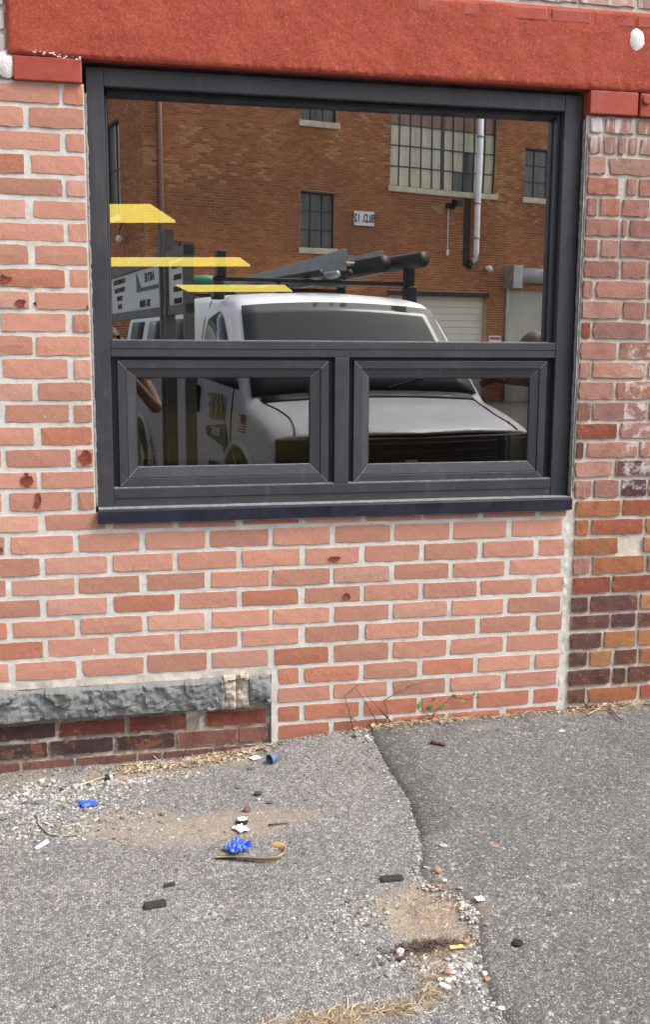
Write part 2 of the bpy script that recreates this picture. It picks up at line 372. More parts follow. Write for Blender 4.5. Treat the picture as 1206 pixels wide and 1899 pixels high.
def brick(wall, x0, x1, z0, z1, kind, color, y=0.0, name='brick', rnd=random):
    if x1-x0 < .012 or z1-z0 < .008: return None
    o = bpy.data.objects.new(name, rnd.choice(VAR[kind])); o.location = ((x0+x1)/2, y+rnd.uniform(-.0012, .0012), (z0+z1)/2)
    o.scale = ((x1-x0)/.187, 1, (z1-z0)/.0525); o.rotation_euler = (0, rnd.uniform(-.006, .006), 0); o.color = (*color, 1)
    return link(o, wall)
def mortar_grid(rects, y, mat, parent, step=.018, amp=.0022, name='mortar', back=.2):
    V = []; F = []
    for (x0, x1, z0, z1) in rects:
        nx_, nz_ = max(1, int((x1-x0)/step)), max(1, int((z1-z0)/step)); b = len(V)
        for j in range(nz_+1):
            for i in range(nx_+1):
                x = x0+(x1-x0)*i/nx_; z = z0+(z1-z0)*j/nz_; V.append((x, y+amp*fn(x, z, 7, 25, 2), z))
        F += [(b+j*(nx_+1)+i, b+j*(nx_+1)+i+1, b+(j+1)*(nx_+1)+i+1, b+(j+1)*(nx_+1)+i) for j in range(nz_) for i in range(nx_)]
    return quick(name, V, F, mat, parent)
XL, XR = -1.3, 2.75
LINES = [.030, .095, .160, .225, .292, .363, .431, .498, .565, .631, .699, .769, .834, .905, .970, 1.039, 1.108, 1.176, 1.243, 1.314, 1.383, 1.451, 1.516, 1.583, 1.652, 1.717, 1.784, 1.846, 1.913, 1.979, 2.048, 2.113]
PITCHX, XO = .2073, -.060
IA = LINES.index(.699)                       # this course has its joints at XO
sw = empty('brick_wall', (0, 0, 0), label='infill wall of smooth salmon pink bricks in wide pale mortar around the window', cat='wall')
mortar_grid([(XL-3, .004, .282, 2.113), (.004, 1.604, .282, .800), (.562, 1.622, .0, .282)], .0028, M['mortar'], sw)
R5 = random.Random(5); chips_at = {}
pink = []
for k in range(len(LINES)-1):
    z0, z1 = LINES[k], LINES[k+1]; ph = XO if (k-IA) % 2 == 0 else XO-PITCHX/2
    if z0 >= .83: spans = [(-4.3, .001)]
    elif z0 >= .28: spans = [(-4.3, 1.600)]
    else: spans = [(.586, 1.598)]
    i0 = int((-4.3-ph)/PITCHX)-1
    for i in range(i0, 14):
        jx = .0035; a = ph+i*PITCHX+.0094+R5.uniform(-jx, jx); b = ph+(i+1)*PITCHX-.0086+R5.uniform(-jx, jx)
        for s0, s1 in spans:
            a_, b_ = max(a, s0), min(b, s1)
            if b_-a_ < .022: continue
            t_ = R5.random(); col = (.44, .215, .158); v = R5.uniform(.80, 1.12)
            if t_ < .14: col = (.49, .265, .205)
            elif t_ < .30: col = (.41, .165, .108)
            if z0 < .16: col = (.38, .15, .10)
            zz0, zz1 = z0+.0066+R5.uniform(-.0016, .0016), z1-.0066+R5.uniform(-.0016, .0016)
            if .76 < z0 < .8 and a_ > .003: zz1 = min(zz1, .79)
            if z1 < 2.2: pink.append((a_, b_, zz0, zz1, tuple(c*v for c in col)))
pink.sort(key=lambda q: abs((q[0]+q[1])/2-.6))
pink_objs = []
for q in pink[:298]: pink_objs.append((q, brick(sw, *q[:4], 'salmon', q[4], rnd=R5)))
def bricks_stuff(wall, items, mat, y=0.0, c='col'):
    V = []; F = []
    for (a, b, z0, z1) in items:
        n = len(V); V += [(a, y+.016, z0), (b, y+.016, z0), (b, y+.016, z1), (a, y+.016, z1), (a+.002, y, z0+.002), (b-.002, y, z0+.002), (b-.002, y, z1-.002), (a+.002, y, z1-.002)]
        F += [(n+4, n+5, n+6, n+7), (n, n+1, n+5, n+4), (n+1, n+2, n+6, n+5), (n+2, n+3, n+7, n+6), (n+3, n, n+4, n+7)]
    o = quick('brickwork', V, F, mat, wall, smooth=False); o['kind'] = 'stuff'; return o
rest = pink[298:]
so = bricks_stuff(sw, [q[:4] for q in rest], M['salmon']); so.color = (.46, .178, .112, 1)
# spalled spots: brick > chip
def chip(px, py, w, h, seed):
    p = at(px, py, -.002); r = random.Random(seed); n = 14
    host = min((q for q in pink_objs if q[1]), key=lambda q: abs((q[0][0]+q[0][1])/2-p.x)+3*abs((q[0][2]+q[0][3])/2-p.z))
    (a, b, z0, z1, _), o = host
    ring = []; ring2 = []
    for i in range(n):
        t = 2*pi*i/n; q = r.uniform(.6, 1.15)
        x = min(max(p.x+w/2*q*cos(t), a+.002), b-.002); z = min(max(p.z+h/2*q*sin(t), z0+.001), z1-.001)
        ring.append((x, -.0035, z)); ring2.append((p.x+(x-p.x)*.6, -.0022, p.z+(z-p.z)*.6))
    m = MB(); m.add(ring+ring2+[(p.x, -.0018, p.z)], [(i, (i+1) % n, n+(i+1) % n, n+i) for i in range(n)]+[(n+i, n+(i+1) % n, 2*n) for i in range(n)])
    me = m.mesh('chip', M['chip'], True); c = bpy.data.objects.new('chip', me); link(c, o)
    o.rotation_euler = (0, 0, 0); bpy.context.view_layer.update(); c.matrix_parent_inverse = o.matrix_basis.inverted()
    c['label'] = 'dark red broken spot in the brick face'
for a in [(38, 563, .035, .03, 1), (8, 518, .04, .028, 2), (158, 848, .05, .05, 3), (52, 892, .045, .045, 4), (70, 930, .022, .05, 5), (620, 1036, .045, .02, 6), (643, 1106, .032, .03, 7), (48, 880, .015, .03, 8), (0, 1020, .02, .02, 9), (163, 570, .01, .012, 10), (60, 563, .012, .02, 12)]: chip(*a)
# mortar smears over brick edges
# --- old wall to the right
ow = empty('brick_wall', (1.95, 0, 0), label='weathered old brick wall of brown, orange and purple bricks right of the window', cat='wall')
OL = [2.104, 2.045, 1.98, 1.915, 1.848, 1.781, 1.714, 1.646, 1.579, 1.511, 1.442, 1.376, 1.307, 1.241, 1.17, 1.099, 1.034, .968, .902, .83, .763, .696, .628, .558, .488, .419, .356, .286, .22, .149, .085, .02]
JO = {0: (1120, 1180), 1: (1119, 1146, 1164, 1186), 2: (1127,), 3: (1151, 1161, 1184), 4: (1111, 1153), 5: (1151, 1166), 6: (1112, 1149), 7: (1152,), 8: (1103, 1203), 9: (1154, 1200), 10: (1098, 1203), 11: (1148,), 12: (1098, 1201), 13: (1142,), 14: (1098, 1202), 15: (1148,), 16: (1086, 1185), 17: (1140, ), 18: (1100,), 19: (1153,), 20: (1095, 1196), 21: (1149, 1192), 22: (1097, 1199), 23: (1134,), 24: (1093, 1187), 25: (1133,), 26: (1119, 1182), 27: (1092, 1138, 1184), 28: (1135, 1163), 29: (1088, 1186), 30: (1140,)}
R6 = random.Random(11); old = []
mauve = [(.33, .17, .135), (.29, .15, .13), (.38, .21, .17), (.25, .12, .10), (.34, .15, .11)]
orange = [(.37, .165, .075), (.34, .135, .065), (.38, .19, .09)]; purple = [(.085, .04, .042), (.11, .055, .05), (.13, .06, .045)]; rust = [(.27, .085, .05), (.24, .07, .045)]
for k in range(len(OL)-1):
    z1, z0 = OL[k], OL[k+1]; ym = (z0+z1)/2
    x_end = 1.622 if z0 > .80 else 1.630
    xs = [x_end]
    for j in JO.get(k, ()):
        d = [at(j, y, 0) for y in (0,)]
        # pixel column at this height
        lo, hi = 1.5, 2.1
        yy = IH/2 - FPX*0
        for y_ in np.linspace(180, 1330, 116):
            q = at(j, float(y_), 0)
            if q.z < ym: xs.append(q.x); break
    while xs[-1] < XR: xs.append(xs[-1]+(.205 if R6.random() < .62 else .103)+R6.uniform(-.006, .006))
    for i in range(len(xs)-1):
        if k == 21 and i == 1: continue            # knocked-out half brick, set back below
        if z0 > 1.0: pal = mauve if R6.random() < .95 else rust
        elif z0 > .80: pal = mauve+purple
        elif z0 > .55: pal = orange if R6.random() < .62 else mauve+rust
        elif z0 > .42: pal = orange[:2]+rust+purple[2:]
        elif z0 > .2: pal = purple if R6.random() < .7 else rust+orange
        else: pal = rust+purple+orange[1:2]
        if z0 > 1.9: pal = [(.34, .20, .16), (.30, .17, .14)]
        c = R6.choice(pal); v = R6.uniform(.85, 1.12)
        old.append((xs[i]+.0065+R6.uniform(0, .003), xs[i+1]-.0055, z0+.0065+R6.uniform(-.001, .001), z1-.006, tuple(q*v for q in c)))
old.sort(key=lambda q: q[0])
for q in old[:299]: brick(ow, *[q[0]-1.95, q[1]-1.95, q[2], q[3]], 'oldbrick', q[4], y=-.001, rnd=R6)
if old[299:]: bricks_stuff(ow, [(q[0]-1.95, q[1]-1.95, q[2], q[3]) for q in old[299:]], M['oldbrick']).color = (.27, .125, .095, 1)
kx = at(1172, 1008, 0).x; brick(ow, kx-.035-1.95, kx+.035-1.95, .636, .69, 'oldbrick', (.46, .22, .08), y=.02, rnd=R6)
g = mortar_grid([(1.617-1.95, XR-1.95+.3, .0, 2.104)], .006, M['mortar_old'], ow, amp=.003)
mortar_grid([(1.6005-1.95, 1.6165-1.95, .05, .80)], .0035, M['mortar'], ow, step=.008, amp=.006, name='mortar_seam')
# --- dark base course under the stone ledge
dw = empty('base_wall', (0, .012, 0), label='soot dark plum bricks of the wall base under the grey stone ledge', cat='wall')
DL = [.152, .090, .028, -.035, -.10]
DJ = [[-.42, -.28, -.146, .075, .27, .297+.02, .32, .555], [-.36, -.165, .0455, .245, .45, .560], [-.46, -.25, -.08, .12, .20, .37, .47, .56], [-.4, -.2, 0, .2, .4, .56]]
DJ[0] = [-.47, -.34, -.135, .085, .285, .31, .355-.017, .553]
R8 = random.Random(21)
for k in range(4):
    xs = [-1.3+.205*i for i in range(int((DJ[k][0]+1.3)/.205))]+DJ[k] if True else []
    for a, b in zip(xs[:-1], xs[1:]):
        if b-a < .03: continue
        c = R8.choice([(.075, .036, .036), (.095, .035, .032), (.13, .042, .035), (.06, .035, .037)]) if a < .2 else R8.choice([(.19, .055, .04), (.15, .05, .042)])
        if k == 1 and a > .2: c = (.20, .09, .075)
        if k >= 2: c = (.16, .075, .065)
        brick(dw, a+.005, b-.006, DL[k+1]+.006, DL[k]-.006, 'oldbrick', c, rnd=R8)
mortar_grid([(-1.5, .561, -.12, .158)], .0075, M['mortar_dark'], dw, amp=.004)
# --- upper wall above and left of the lintel
uw = empty('upper_wall', (0, 0, 2.11), label='pale washed bricks of the wall above the red lintel', cat='wall')
R9 = random.Random(31); cnt = 0
for k in range(12):
    z0 = 2.44+.0677*k-2.11; off = R9.uniform(0, .2)
    x = XL-off
    while x < XR:
        L_ = R9.choice([.205, .205, .103]); c = R9.choice([(.50, .33, .26), (.46, .28, .21), (.52, .38, .31), (.30, .22, .20)])
        brick(uw, x+.006, x+L_-.006, z0+.006, z0+.061, 'oldbrick', c, rnd=R9); x += L_
for k in range(5):
    z0 = 2.113+.0655*k-2.11; x = -.208
    while x > XL:
        L_ = .205 if k % 2 or x < -.25 else .10
        brick(uw, x-L_+.006, x-.006, z0+.006, z0+.059, 'oldbrick', R9.choice([(.50, .33, .26), (.52, .30, .22)]), rnd=R9); x -= L_
mortar_grid([(XL-1, XR+.3, .30, 1.15), (XL-1, -.2, 0, .31)], .005, M['mortar_old'], uw, amp=.003)
# --- solid masonry behind the faces
cb = MB(); cb.box(-4.3, -.008, .02, .3, -.4, 3.3).box(1.630, 4.3, .02, .3, -.4, 3.3).box(-.008, 1.630, .02, .3, -.4, .80).box(-.008, 1.630, .02, .3, 2.19, 3.3)
tag(cb.build('wall_core', M['mortar_old']), 'rough masonry core behind the brick faces and window reveal', 'wall')
tag(MB().box(2.9, 12, .004, .018, -.4, 3.3).box(-12, -4.32, .004, .3, -.4, 3.3).build('outer_wall', M['oldbrick']), 'plain weathered wall face running on outside the view', 'wall').color = (.27, .125, .095, 1)

# ------------------------------------------------------------------ red lintel
lt = empty('lintel', (0, 0, 2.11), label='thick red painted stucco lintel across the top of the window', cat='lintel')
def stucco_sheet(x0, x1, z0, z1, y, step=.007):
    V = []; nx_, nz_ = int((x1-x0)/step), int((z1-z0)/step)
    for j in range(nz_+1):
        for i in range(nx_+1):
            x = x0+(x1-x0)*i/nx_; z = z0+(z1-z0)*j/nz_
            e = min(x-x0, x1-x, z-z0, z1-z); rr = .006*max(0, 1-e/.009)**2
            mid = 1.0 if (.03 < x < 1.72 and z < 2.40) else .35
            yy = y+rr-mid*.0016*fn(x, z, 1, 95, 2)-.003*fn(x, z, 4, 9, 3)
            if z-z0 < .02: yy += .004*fn(x, z, 2, 60, 2)
            V.append((x, yy, z-2.11))
    F = [(j*(nx_+1)+i, j*(nx_+1)+i+1, (j+1)*(nx_+1)+i+1, (j+1)*(nx_+1)+i) for j in range(nz_) for i in range(nx_)]
    b = len(V)
    return V, F
V, F = stucco_sheet(-.210, 2.25, 2.182, 2.428, -.016); quick('stucco_face', V, F, M['stucco'], lt)
MB().box(-.208, 2.245, -.0045, .045, .075, .315).build('stucco_core', M['redpaint'], lt, bevel=.003)
for (a, b, z0, z1) in [(-.195, -.0005, 2.112, 2.178), (1.6185, 1.790, 2.106, 2.178), (1.798, 1.99, 2.105, 2.178), (1.998, 2.24, 2.105, 2.178)]:
    MB().box(a, b, -.0145+random.uniform(0, .002), .04, z0-2.11, z1+.002-2.11).build('painted_brick', M['redpaint'], lt, smooth=False, bevel=.004, seg=3)
for i in range(8):
    x = 1.02+i*.15; MB().box(x, x+.142+random.uniform(-.004, .004), -.0168+random.uniform(-.0008, .0008), 0, .268, .311).build('painted_brick', M['redpaint'], lt, bevel=.006, seg=3)
def blob(name, c, rx, rz, depth, mat, seed, parent=None, n=22, rings=5, nrm=(0, -1, 0)):
    r = random.Random(seed); out = [1+.22*fn(1.3*cos(2*pi*i/n), 1.3*sin(2*pi*i/n), seed, 1, 3)+r.uniform(-.03, .03) for i in range(n)]; V = []; F = []
    for k in range(rings+1):
        q = 1-k/rings
        for i in range(n):
            t = 2*pi*i/n; rr = q*(out[i] if k < 3 else 1); V.append((c[0]+rx*rr*cos(t), c[1]-depth*(1-q*q)*(1+.25*fn(c[0]+rx*q*cos(t), c[2]+rz*q*sin(t), seed, 40)), c[2]+rz*rr*sin(t)))
    for k in range(rings):
        for i in range(n): F.append((k*n+i, k*n+(i+1) % n, (k+1)*n+(i+1) % n, (k+1)*n+i))
    return quick(name, V, F, mat, parent)
p = at(17, 118, -.005); tag(blob('filler_patch', (p.x-.012, -.004, p.z), .034, .038, .008, M['plaster'], 3), 'lumpy white filler patch at the left end of the red lintel', 'filler patch')
p = at(1185, 74, -.02); tag(blob('filler_patch', (p.x, -.014, p.z), .030, .038, .008, M['plaster'], 8), 'lumpy white filler patch on the red lintel at upper right', 'filler patch')
p = at(1200, 185, -.012); MB().tube([(p.x, -.020, p.z-2.11), (p.x, .0, p.z-2.11)], .016, 14).build('painted_bolt', M['redpaint'], lt, bevel=.003)
# white paint flecks on the lintel's lower left
V = []; F = []
for i in range(26):
    px = random.uniform(60, 150); py = 95+(px-60)*.16+random.uniform(-3, 3); p = at(px, py, -.0215); s = random.uniform(.0012, .004); b = len(V)
    for t in range(5): V.append((p.x+s*1.6*cos(t*1.257)*random.uniform(.5, 1), -.0225, p.z-2.11+s*sin(t*1.257)*random.uniform(.5, 1)))
    V.append((p.x, -.0235, p.z-2.11)); F += [(b+t, b+(t+1) % 5, b+5) for t in range(5)]
quick('paint_fleck', V, F, M['plaster'], lt)['kind'] = 'stuff'

# ------------------------------------------------------------------ stone ledge
sl = empty('stone_ledge', (0, 0, .15), label='rough grey bluestone ledge low on the wall at left', cat='ledge')
def rock_block(name, x0, x1, z0, z1, y0, mat, step=.0065, rough=1.0, seed=0.0, er=1.0):
    nx_, nz_ = max(4, int((x1-x0)/step)), int((z1-z0)/step); V = []
    for j in range(nz_+1):
        for i in range(nx_+1):
            x = x0+(x1-x0)*i/nx_; z = z0+(z1-z0)*j/nz_; e = min((z-z0), (z1-z)); ex = min(x-x0, x1-x)
            c = Vector((x*11+seed, 0, z*17)); d, pts = noise.voronoi(c+Vector((.3*fn(x, z, 0, 12), 0, .3*fn(x, z, 5, 12))))
            q = pts[0]; facet = (noise.noise(q*3.1)*1.0 + .55*((c.x-q.x)*noise.noise(q*5)+(c.z-q.z)*noise.noise(q*7+Vector((3, 1, 2)))))
            y = y0-rough*(.018*facet+.012*fn(x, z, 2, 16, 3)+.004*fn(x, z, 8, 60, 3)+.008)
            y += er*(.030*max(0, 1-e/.014)**2+.02*max(0, 1-ex/.01)**2)
            zt = z+(.004*fn(x, 0, 3, 14)+.003*fn(x, 0, 3, 60) if j in (0, nz_) else 0)
            V.append((x, min(y, .02), zt-.15))
    F = [(j*(nx_+1)+i, j*(nx_+1)+i+1, (j+1)*(nx_+1)+i+1, (j+1)*(nx_+1)+i) for j in range(nz_) for i in range(nx_)]
    b = len(V); V += [(x0, .03, z1+.004-.15), (x1, .03, z1+.004-.15)]  # top slope
    top = [nz_*(nx_+1)+i for i in range(nx_+1)]; F = [tuple(f) for f in F]+[tuple([b]+top[::1]+[b+1])[::-1]]
    F.append(tuple([b+2, ] + [i for i in range(nx_+1)][::-1] + [b+3])); V += [(x0, .03, z0-.15), (x1, .03, z0-.15)]
    F += [tuple([b, b+2]+[j*(nx_+1) for j in range(nz_+1)]), tuple([b+1, b+3]+[j*(nx_+1)+nx_ for j in range(nz_+1)])]
    o = quick(name, V, F, mat, sl, smooth=False); return o
rock_block('stone_block', -1.3, .405, .157, .270, -.016, M['stone'], seed=3.0)
rock_block('stone_block', .480, .561, .163, .276, -.012, M['stone'], seed=9.0)
M['patchstone'] = worn('tan_repair_mortar', (.40, .34, .29), .95, .4, 28, .8, dist=.004)
rock_block('repair_mortar', .400, .4405, .160, .274, -.012, M['patchstone'], rough=.9, seed=5.0, er=.25)
rock_block('repair_mortar', .443, .486, .161, .281, -.008, M['patchstone'], rough=.8, seed=6.0, er=.25)
mortar_grid([(-1.3, .56, .268-.15, .290-.15)], .0, M['mortar_old'], sl, step=.008, amp=.005, name='mortar_bed')

# ------------------------------------------------------------------ window
WX0, WX1, WZ0, WZ1 = .010, 1.617, .842, 2.172
FY = .035
wn = empty('window', (.81, 0, WZ0), label='wide dark metal framed window with fixed pane above two small sashes', cat='window')
wn.location = (0, 0, 0)
def fbox(name, x0, x1, z0, z1, y0=FY, y1=.135, mat='frame', bev=.0018, parent=wn): return MB().box(x0, x1, y0, y1, z0, z1).build(name, M[mat], parent, bevel=bev)
fbox('frame_stile', WX0, .062, WZ0, WZ1); fbox('frame_stile', 1.554, WX1, WZ0, WZ1)
fbox('frame_head', .0628, 1.5532, 2.119, WZ1)
fbox('transom', .0628, 1.5532, 1.340, 1.366); fbox('transom', .0628, 1.5532, 1.315, 1.3392, y0=FY+.002)
fbox('mullion', .781, .829, .9005, 1.3145, y0=FY+.0015)
fbox('bottom_rail', .0628, 1.5532, .868, .900, y0=FY); fbox('bottom_rail', .0628, 1.5532, WZ0, .8672, y0=FY+.003)
# glazing pocket of the big pane
fbox('glazing_stop', .0628, .070, 1.3665, 2.118, y0=FY+.045, y1=GY+.03); fbox('glazing_stop', 1.540, 1.5532, 1.3665, 2.118, y0=FY+.03, y1=GY+.03)
fbox('glazing_stop', .0705, 1.5395, 2.103, 2.118, y0=FY+.03, y1=GY+.03, mat='gasket'); fbox('glazing_stop', .0705, 1.5395, 1.3665, 1.3685, y0=FY+.02, y1=GY+.03, mat='bead', bev=.0005)
for a in ((.070, .0725), (1.5375, 1.540)): fbox('gasket', a[0], a[1], 1.3685, 2.1025, y0=GY-.006, y1=GY+.01, mat='gasket', bev=0)
glass_pane('fixed_pane', .0705, 1.5395, GY, GY+.006, 1.3686, 2.1025, 'glass', wn)['label'] = 'large reflective pane mirroring a brick building and a white van'
# sashes
def sash(x0, x1, z0, z1, gx0, gx1, gz0, gz1, lab):
    yf = FY+.008
    def ringbox(m, X0, X1, Z0, Z1, x_0, x_1, z_0, z_1, ya, yb, yback, mi=0):
        # mitred ring: outer rect at depth ya, inner rect at depth yb
        o = [(X0, ya, Z0), (X1, ya, Z0), (X1, ya, Z1), (X0, ya, Z1)]; i_ = [(x_0, yb, z_0), (x_1, yb, z_0), (x_1, yb, z_1), (x_0, yb, z_1)]
        ob = [(p[0], yback, p[2]) for p in o]; ib = [(p[0], yback, p[2]) for p in i_]
        m.add(o+i_+ob+ib, [f for k in range(4) for f in ((k, (k+1) % 4, 4+(k+1) % 4, 4+k), (8+k, 8+(k+1) % 4, (k+1) % 4, k), (4+k, 4+(k+1) % 4, 12+(k+1) % 4, 12+k), (12+k, 12+(k+1) % 4, 8+(k+1) % 4, 8+k))], mi)
    mx0, mx1, mz0, mz1 = x0+.026, x1-.026, z0+.026, z1-.026
    m = MB(); ringbox(m, x0, x1, z0, z1, mx0, mx1, mz0, mz1, yf, yf+.001, yf+.06); s = m.build('sash', M['frame'], wn, bevel=.0015); s['label'] = lab
    m = MB(); ringbox(m, mx0+.0012, mx1-.0012, mz0+.0012, mz1-.0012, gx0, gx1, gz0, gz1, yf+.004, yf+.011, yf+.05); m.build('sash_bead', M['frame'], s, bevel=.001)
    # fine mitre joints
    m = MB()
    for (sx, sz, dx, dz) in ((x0, z0, 1, 1), (x1, z0, -1, 1), (x1, z1, -1, -1), (x0, z1, 1, -1)):
        a = Vector((sx+dx*.003, yf-.0003, sz+dz*.003)); b = Vector((sx+dx*.026, yf+.0006, sz+dz*.026)); e = Vector((dz*.0005, 0, -dx*.0005))
        m.add([a-e, a+e, b+e, b-e], [(0, 1, 2, 3)])
        gx_, gz_ = (gx0 if dx > 0 else gx1), (gz0 if dz > 0 else gz1)
        a = Vector((sx+dx*.028, yf+.0036, sz+dz*.028)); b = Vector((gx_-dx*.001, yf+.0105, gz_-dz*.001)); m.add([a-e, a+e, b+e, b-e], [(0, 1, 2, 3)])
    m.build('mitre_joint', M['bead'], s)
    m = MB(); e = .0022; ringbox(m, gx0-.001, gx1+.001, gz0-.001, gz1+.001, gx0+e, gx1-e, gz0+e, gz1-e, yf+.0105, yf+.014, yf+.03); m.build('gasket', M['gasket'], s)
    glass_pane('sash_glass', gx0, gx1, yf+.016, yf+.022, gz0, gz1, 'glass_low', s)
    MB().box(gx0, gx1, yf+.0112, yf+.0165, gz0-.0008, gz0+.0022).build('glazing_edge', M['bead'], s)
sash(.082, .762, .904, 1.304, .139, .701, .965, 1.250, 'left top hung sash mirroring the van door')
sash(.847, 1.528, .900, 1.304, .901, 1.471, .960, 1.247, 'right top hung sash mirroring the van bonnet')
# dark shadow pocket behind the sash edges
for a, b in ((.0628, .7805), (.8295, 1.5532)):
    m = MB(); m.box(a, b, FY+.05, FY+.075, .9005, 1.3145); 
    o = MB().box(a, a+.0185, FY+.03, FY+.09, .9008, 1.3142).box(b-.018, b, FY+.03, FY+.09, .9008, 1.3142).box(a+.019, b-.0185, FY+.03, FY+.09, 1.3045, 1.3142).build('sash_pocket', M['frame'], wn)
    MB().box(a, b, FY+.004, FY+.04, .9002, .9035).build('sash_track', M['bead'], wn)
fbox('sill_edge', .012, 1.610, .8385, .8420, y0=-.004, mat='bead', bev=.0005)
fbox('sill', .010, 1.612, .797, .838, y0=-.022, y1=.13, mat='frame_dark', bev=.003)
def wob(x, z0, z1, y, r, seed, name='caulk_bead'):
    pts = [(x+.0025*fn(z, seed, 0, 22, 3), y+.002*fn(z, seed, 3, 30, 2), z) for z in np.arange(z0, z1, .012)]
    MB().tube(pts, [r*(1+.5*fn(p[2], seed, 5, 60, 2)) for p in pts], 7).build(name, M['caulk'], wn, smooth=True)
wob(1.619, .845, 2.10, .020, .0065, 2); wob(1.6245, .86, 2.05, .006, .004, 5); wob(.006, .845, 2.105, .030, .0055, 9)

# ------------------------------------------------------------------ interior
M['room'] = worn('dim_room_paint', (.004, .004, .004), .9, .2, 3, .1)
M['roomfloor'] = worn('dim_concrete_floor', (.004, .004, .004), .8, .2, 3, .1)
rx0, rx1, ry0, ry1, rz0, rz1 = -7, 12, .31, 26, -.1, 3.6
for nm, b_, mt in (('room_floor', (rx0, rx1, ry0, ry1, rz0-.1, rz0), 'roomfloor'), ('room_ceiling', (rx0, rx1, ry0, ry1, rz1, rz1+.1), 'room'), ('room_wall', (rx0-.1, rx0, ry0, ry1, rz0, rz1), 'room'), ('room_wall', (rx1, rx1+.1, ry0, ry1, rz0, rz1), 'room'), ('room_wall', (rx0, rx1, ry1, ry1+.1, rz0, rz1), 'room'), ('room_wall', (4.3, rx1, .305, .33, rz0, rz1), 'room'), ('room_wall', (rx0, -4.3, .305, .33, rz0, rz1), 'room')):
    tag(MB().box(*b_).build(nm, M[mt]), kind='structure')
m = NT('glowing_diffuser'); m.t.nodes.remove(m.b); e = m.n('ShaderNodeEmission'); e.inputs[0].default_value = (1.0, .76, .14, 1); e.inputs[1].default_value = 1.75
m.l(e.outputs[0], m.t.nodes['Material Output'].inputs[0]); M['lamp'] = m.mat
M['lampcase'] = worn('lamp_housing', (.12, .12, .12), .6)
HC = 1.10+CAM.z
def ceil_pt(px, py): d = ray(px, py); return CAM+d*((HC-CAM.z)/d.z)
for quad, lab in (([(150, 383), (279, 383), (325, 413), (150, 413)], 'yellow glowing ceiling light seen through the glass, highest and nearest of three'),
                  ([(150, 480), (445, 480), (464, 494), (150, 494)], 'yellow glowing ceiling light seen through the glass, middle of three'),
                  ([(327, 530), (528, 530), (542, 541), (349, 541)], 'yellow glowing ceiling light seen through the glass, lowest and farthest of three')):
    q = [ceil_pt(*a) for a in quad]; cen = sum(q, Vector())/4
    t = empty('ceiling_light', (cen.x, cen.y, HC), label=lab, cat='ceiling light', group='yellow ceiling lights inside the room')
    loc = [a-cen for a in q]
    MB().prism(loc, (0, 0, .02)).build('diffuser', M['lamp'], t)
    MB().prism([v*1.0+Vector((0, 0, .021)) for v in loc], (0, 0, .06)).build('housing', M['lampcase'], t)
    for s in (.3, -.3):
        c0 = loc[0].lerp(loc[1], .5+s); c1 = loc[3].lerp(loc[2], .5+s); c_ = (c0+c1)/2
        MB().tube([c_+Vector((0, 0, .08)), c_+Vector((0, 0, rz1-HC))], .008, 6).build('hanger_rod', M['lampcase'], t)
M['wood'] = worn('pine_stud', (.62, .43, .22), .7, .2, 20, .2)
M['board'] = worn('bare_wallboard', (.78, .72, .56), .8, .1, 10, .1)
a, b = at(949, 780, .15), at(973, 780, .15); tag(MB().box(a.x, b.x, .15, .19, .80, 1.30).build('wood_stud', M['wood'], bevel=.002), 'short upright pine stud inside, behind the right sash', 'stud')
a, b = at(968, 600, .17), at(1014, 600, .17); tag(MB().box(a.x, b.x, .17, .185, 1.31, 1.60).build('wallboard_strip', M['board']), 'pale wallboard strip inside, behind the right end of the big pane', 'board')
M['white'] = worn('white_plastic', (.75, .75, .73), .5, .05); M['black'] = worn('black_plastic', (.014, .014, .015), .45, .3); M['yellow'] = worn('yellow_plastic', (.75, .50, .04), .45, .1)
cable = [at(940, y, .15)+Vector((.003*sin(y*.2), 0, 0)) for y in range(770, 870, 8)]
tag(MB().tube(cable, .0022, 6).build('cable', M['white'], smooth=True), 'thin white cable hanging inside beside the pine stud', 'cable')
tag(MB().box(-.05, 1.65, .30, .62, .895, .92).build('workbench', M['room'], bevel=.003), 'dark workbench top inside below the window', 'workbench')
c = at(270, 848, .34); tm = empty('tape_measure', (c.x, .36, .921), .3, label='yellow and black tape measure on the bench behind the left sash', cat='tape measure')
MB().box(-.03, .03, -.018, .018, 0, .055).build('case', M['yellow'], tm, bevel=.012, seg=4); MB().box(-.02, .02, -.0195, .0195, .012, .04).build('grip', M['black'], tm, bevel=.006)
c = at(275, 835, .4); tag(MB().prism([(c.x-.05, .41, .921), (c.x+.05, .43, .921), (c.x+.06, .50, .921), (c.x-.03, .52, .921)], (0, 0, .05)).build('paper_carton', M['board'], bevel=.002), 'small pale carton on the bench behind the left sash', 'carton')
p0, p1 = at(428, 828, .36), at(440, 872, .33); tag(MB().tube([p0, p1], .0035, 6).build('pencil', M['yellow']), 'thin yellow pencil leaning behind the left sash', 'pencil')
# ------------------------------------------------------------------ yard behind the camera: brick building
def mat_col(name, rough=.85, var=.25, bump=.3, scale=30):
    m = NT(name); a = m.n('ShaderNodeAttribute'); a.attribute_name = 'col'; c = a.outputs['Color']
    c = m.mix(m.ramp(m.noise(scale, 4), [(.35, .55), (.6, 0.0)]), c, m.mix(1.0, c, (.7, .66, .62), 'MULTIPLY'))
    return m.fin(c, rough, m.bump(m.noise(scale*5, 3), bump, .002), spec=.2)
M['farbrick'] = mat_col('brown_factory_brick', scale=9)
def mat_fmortar():
    m = NT('tan_factory_mortar'); c = m.ramp(m.noise(1.1, 6, .75), [(.35, (.46, .31, .19)), (.56, (.60, .42, .26)), (.68, (.80, .63, .42))])
    return m.fin(c, .95, spec=.1)
M['farmortar'] = mat_fmortar()
M['sillstone'] = worn('cream_limestone_sill', (.62, .54, .40), .85, .2, 6, .2)
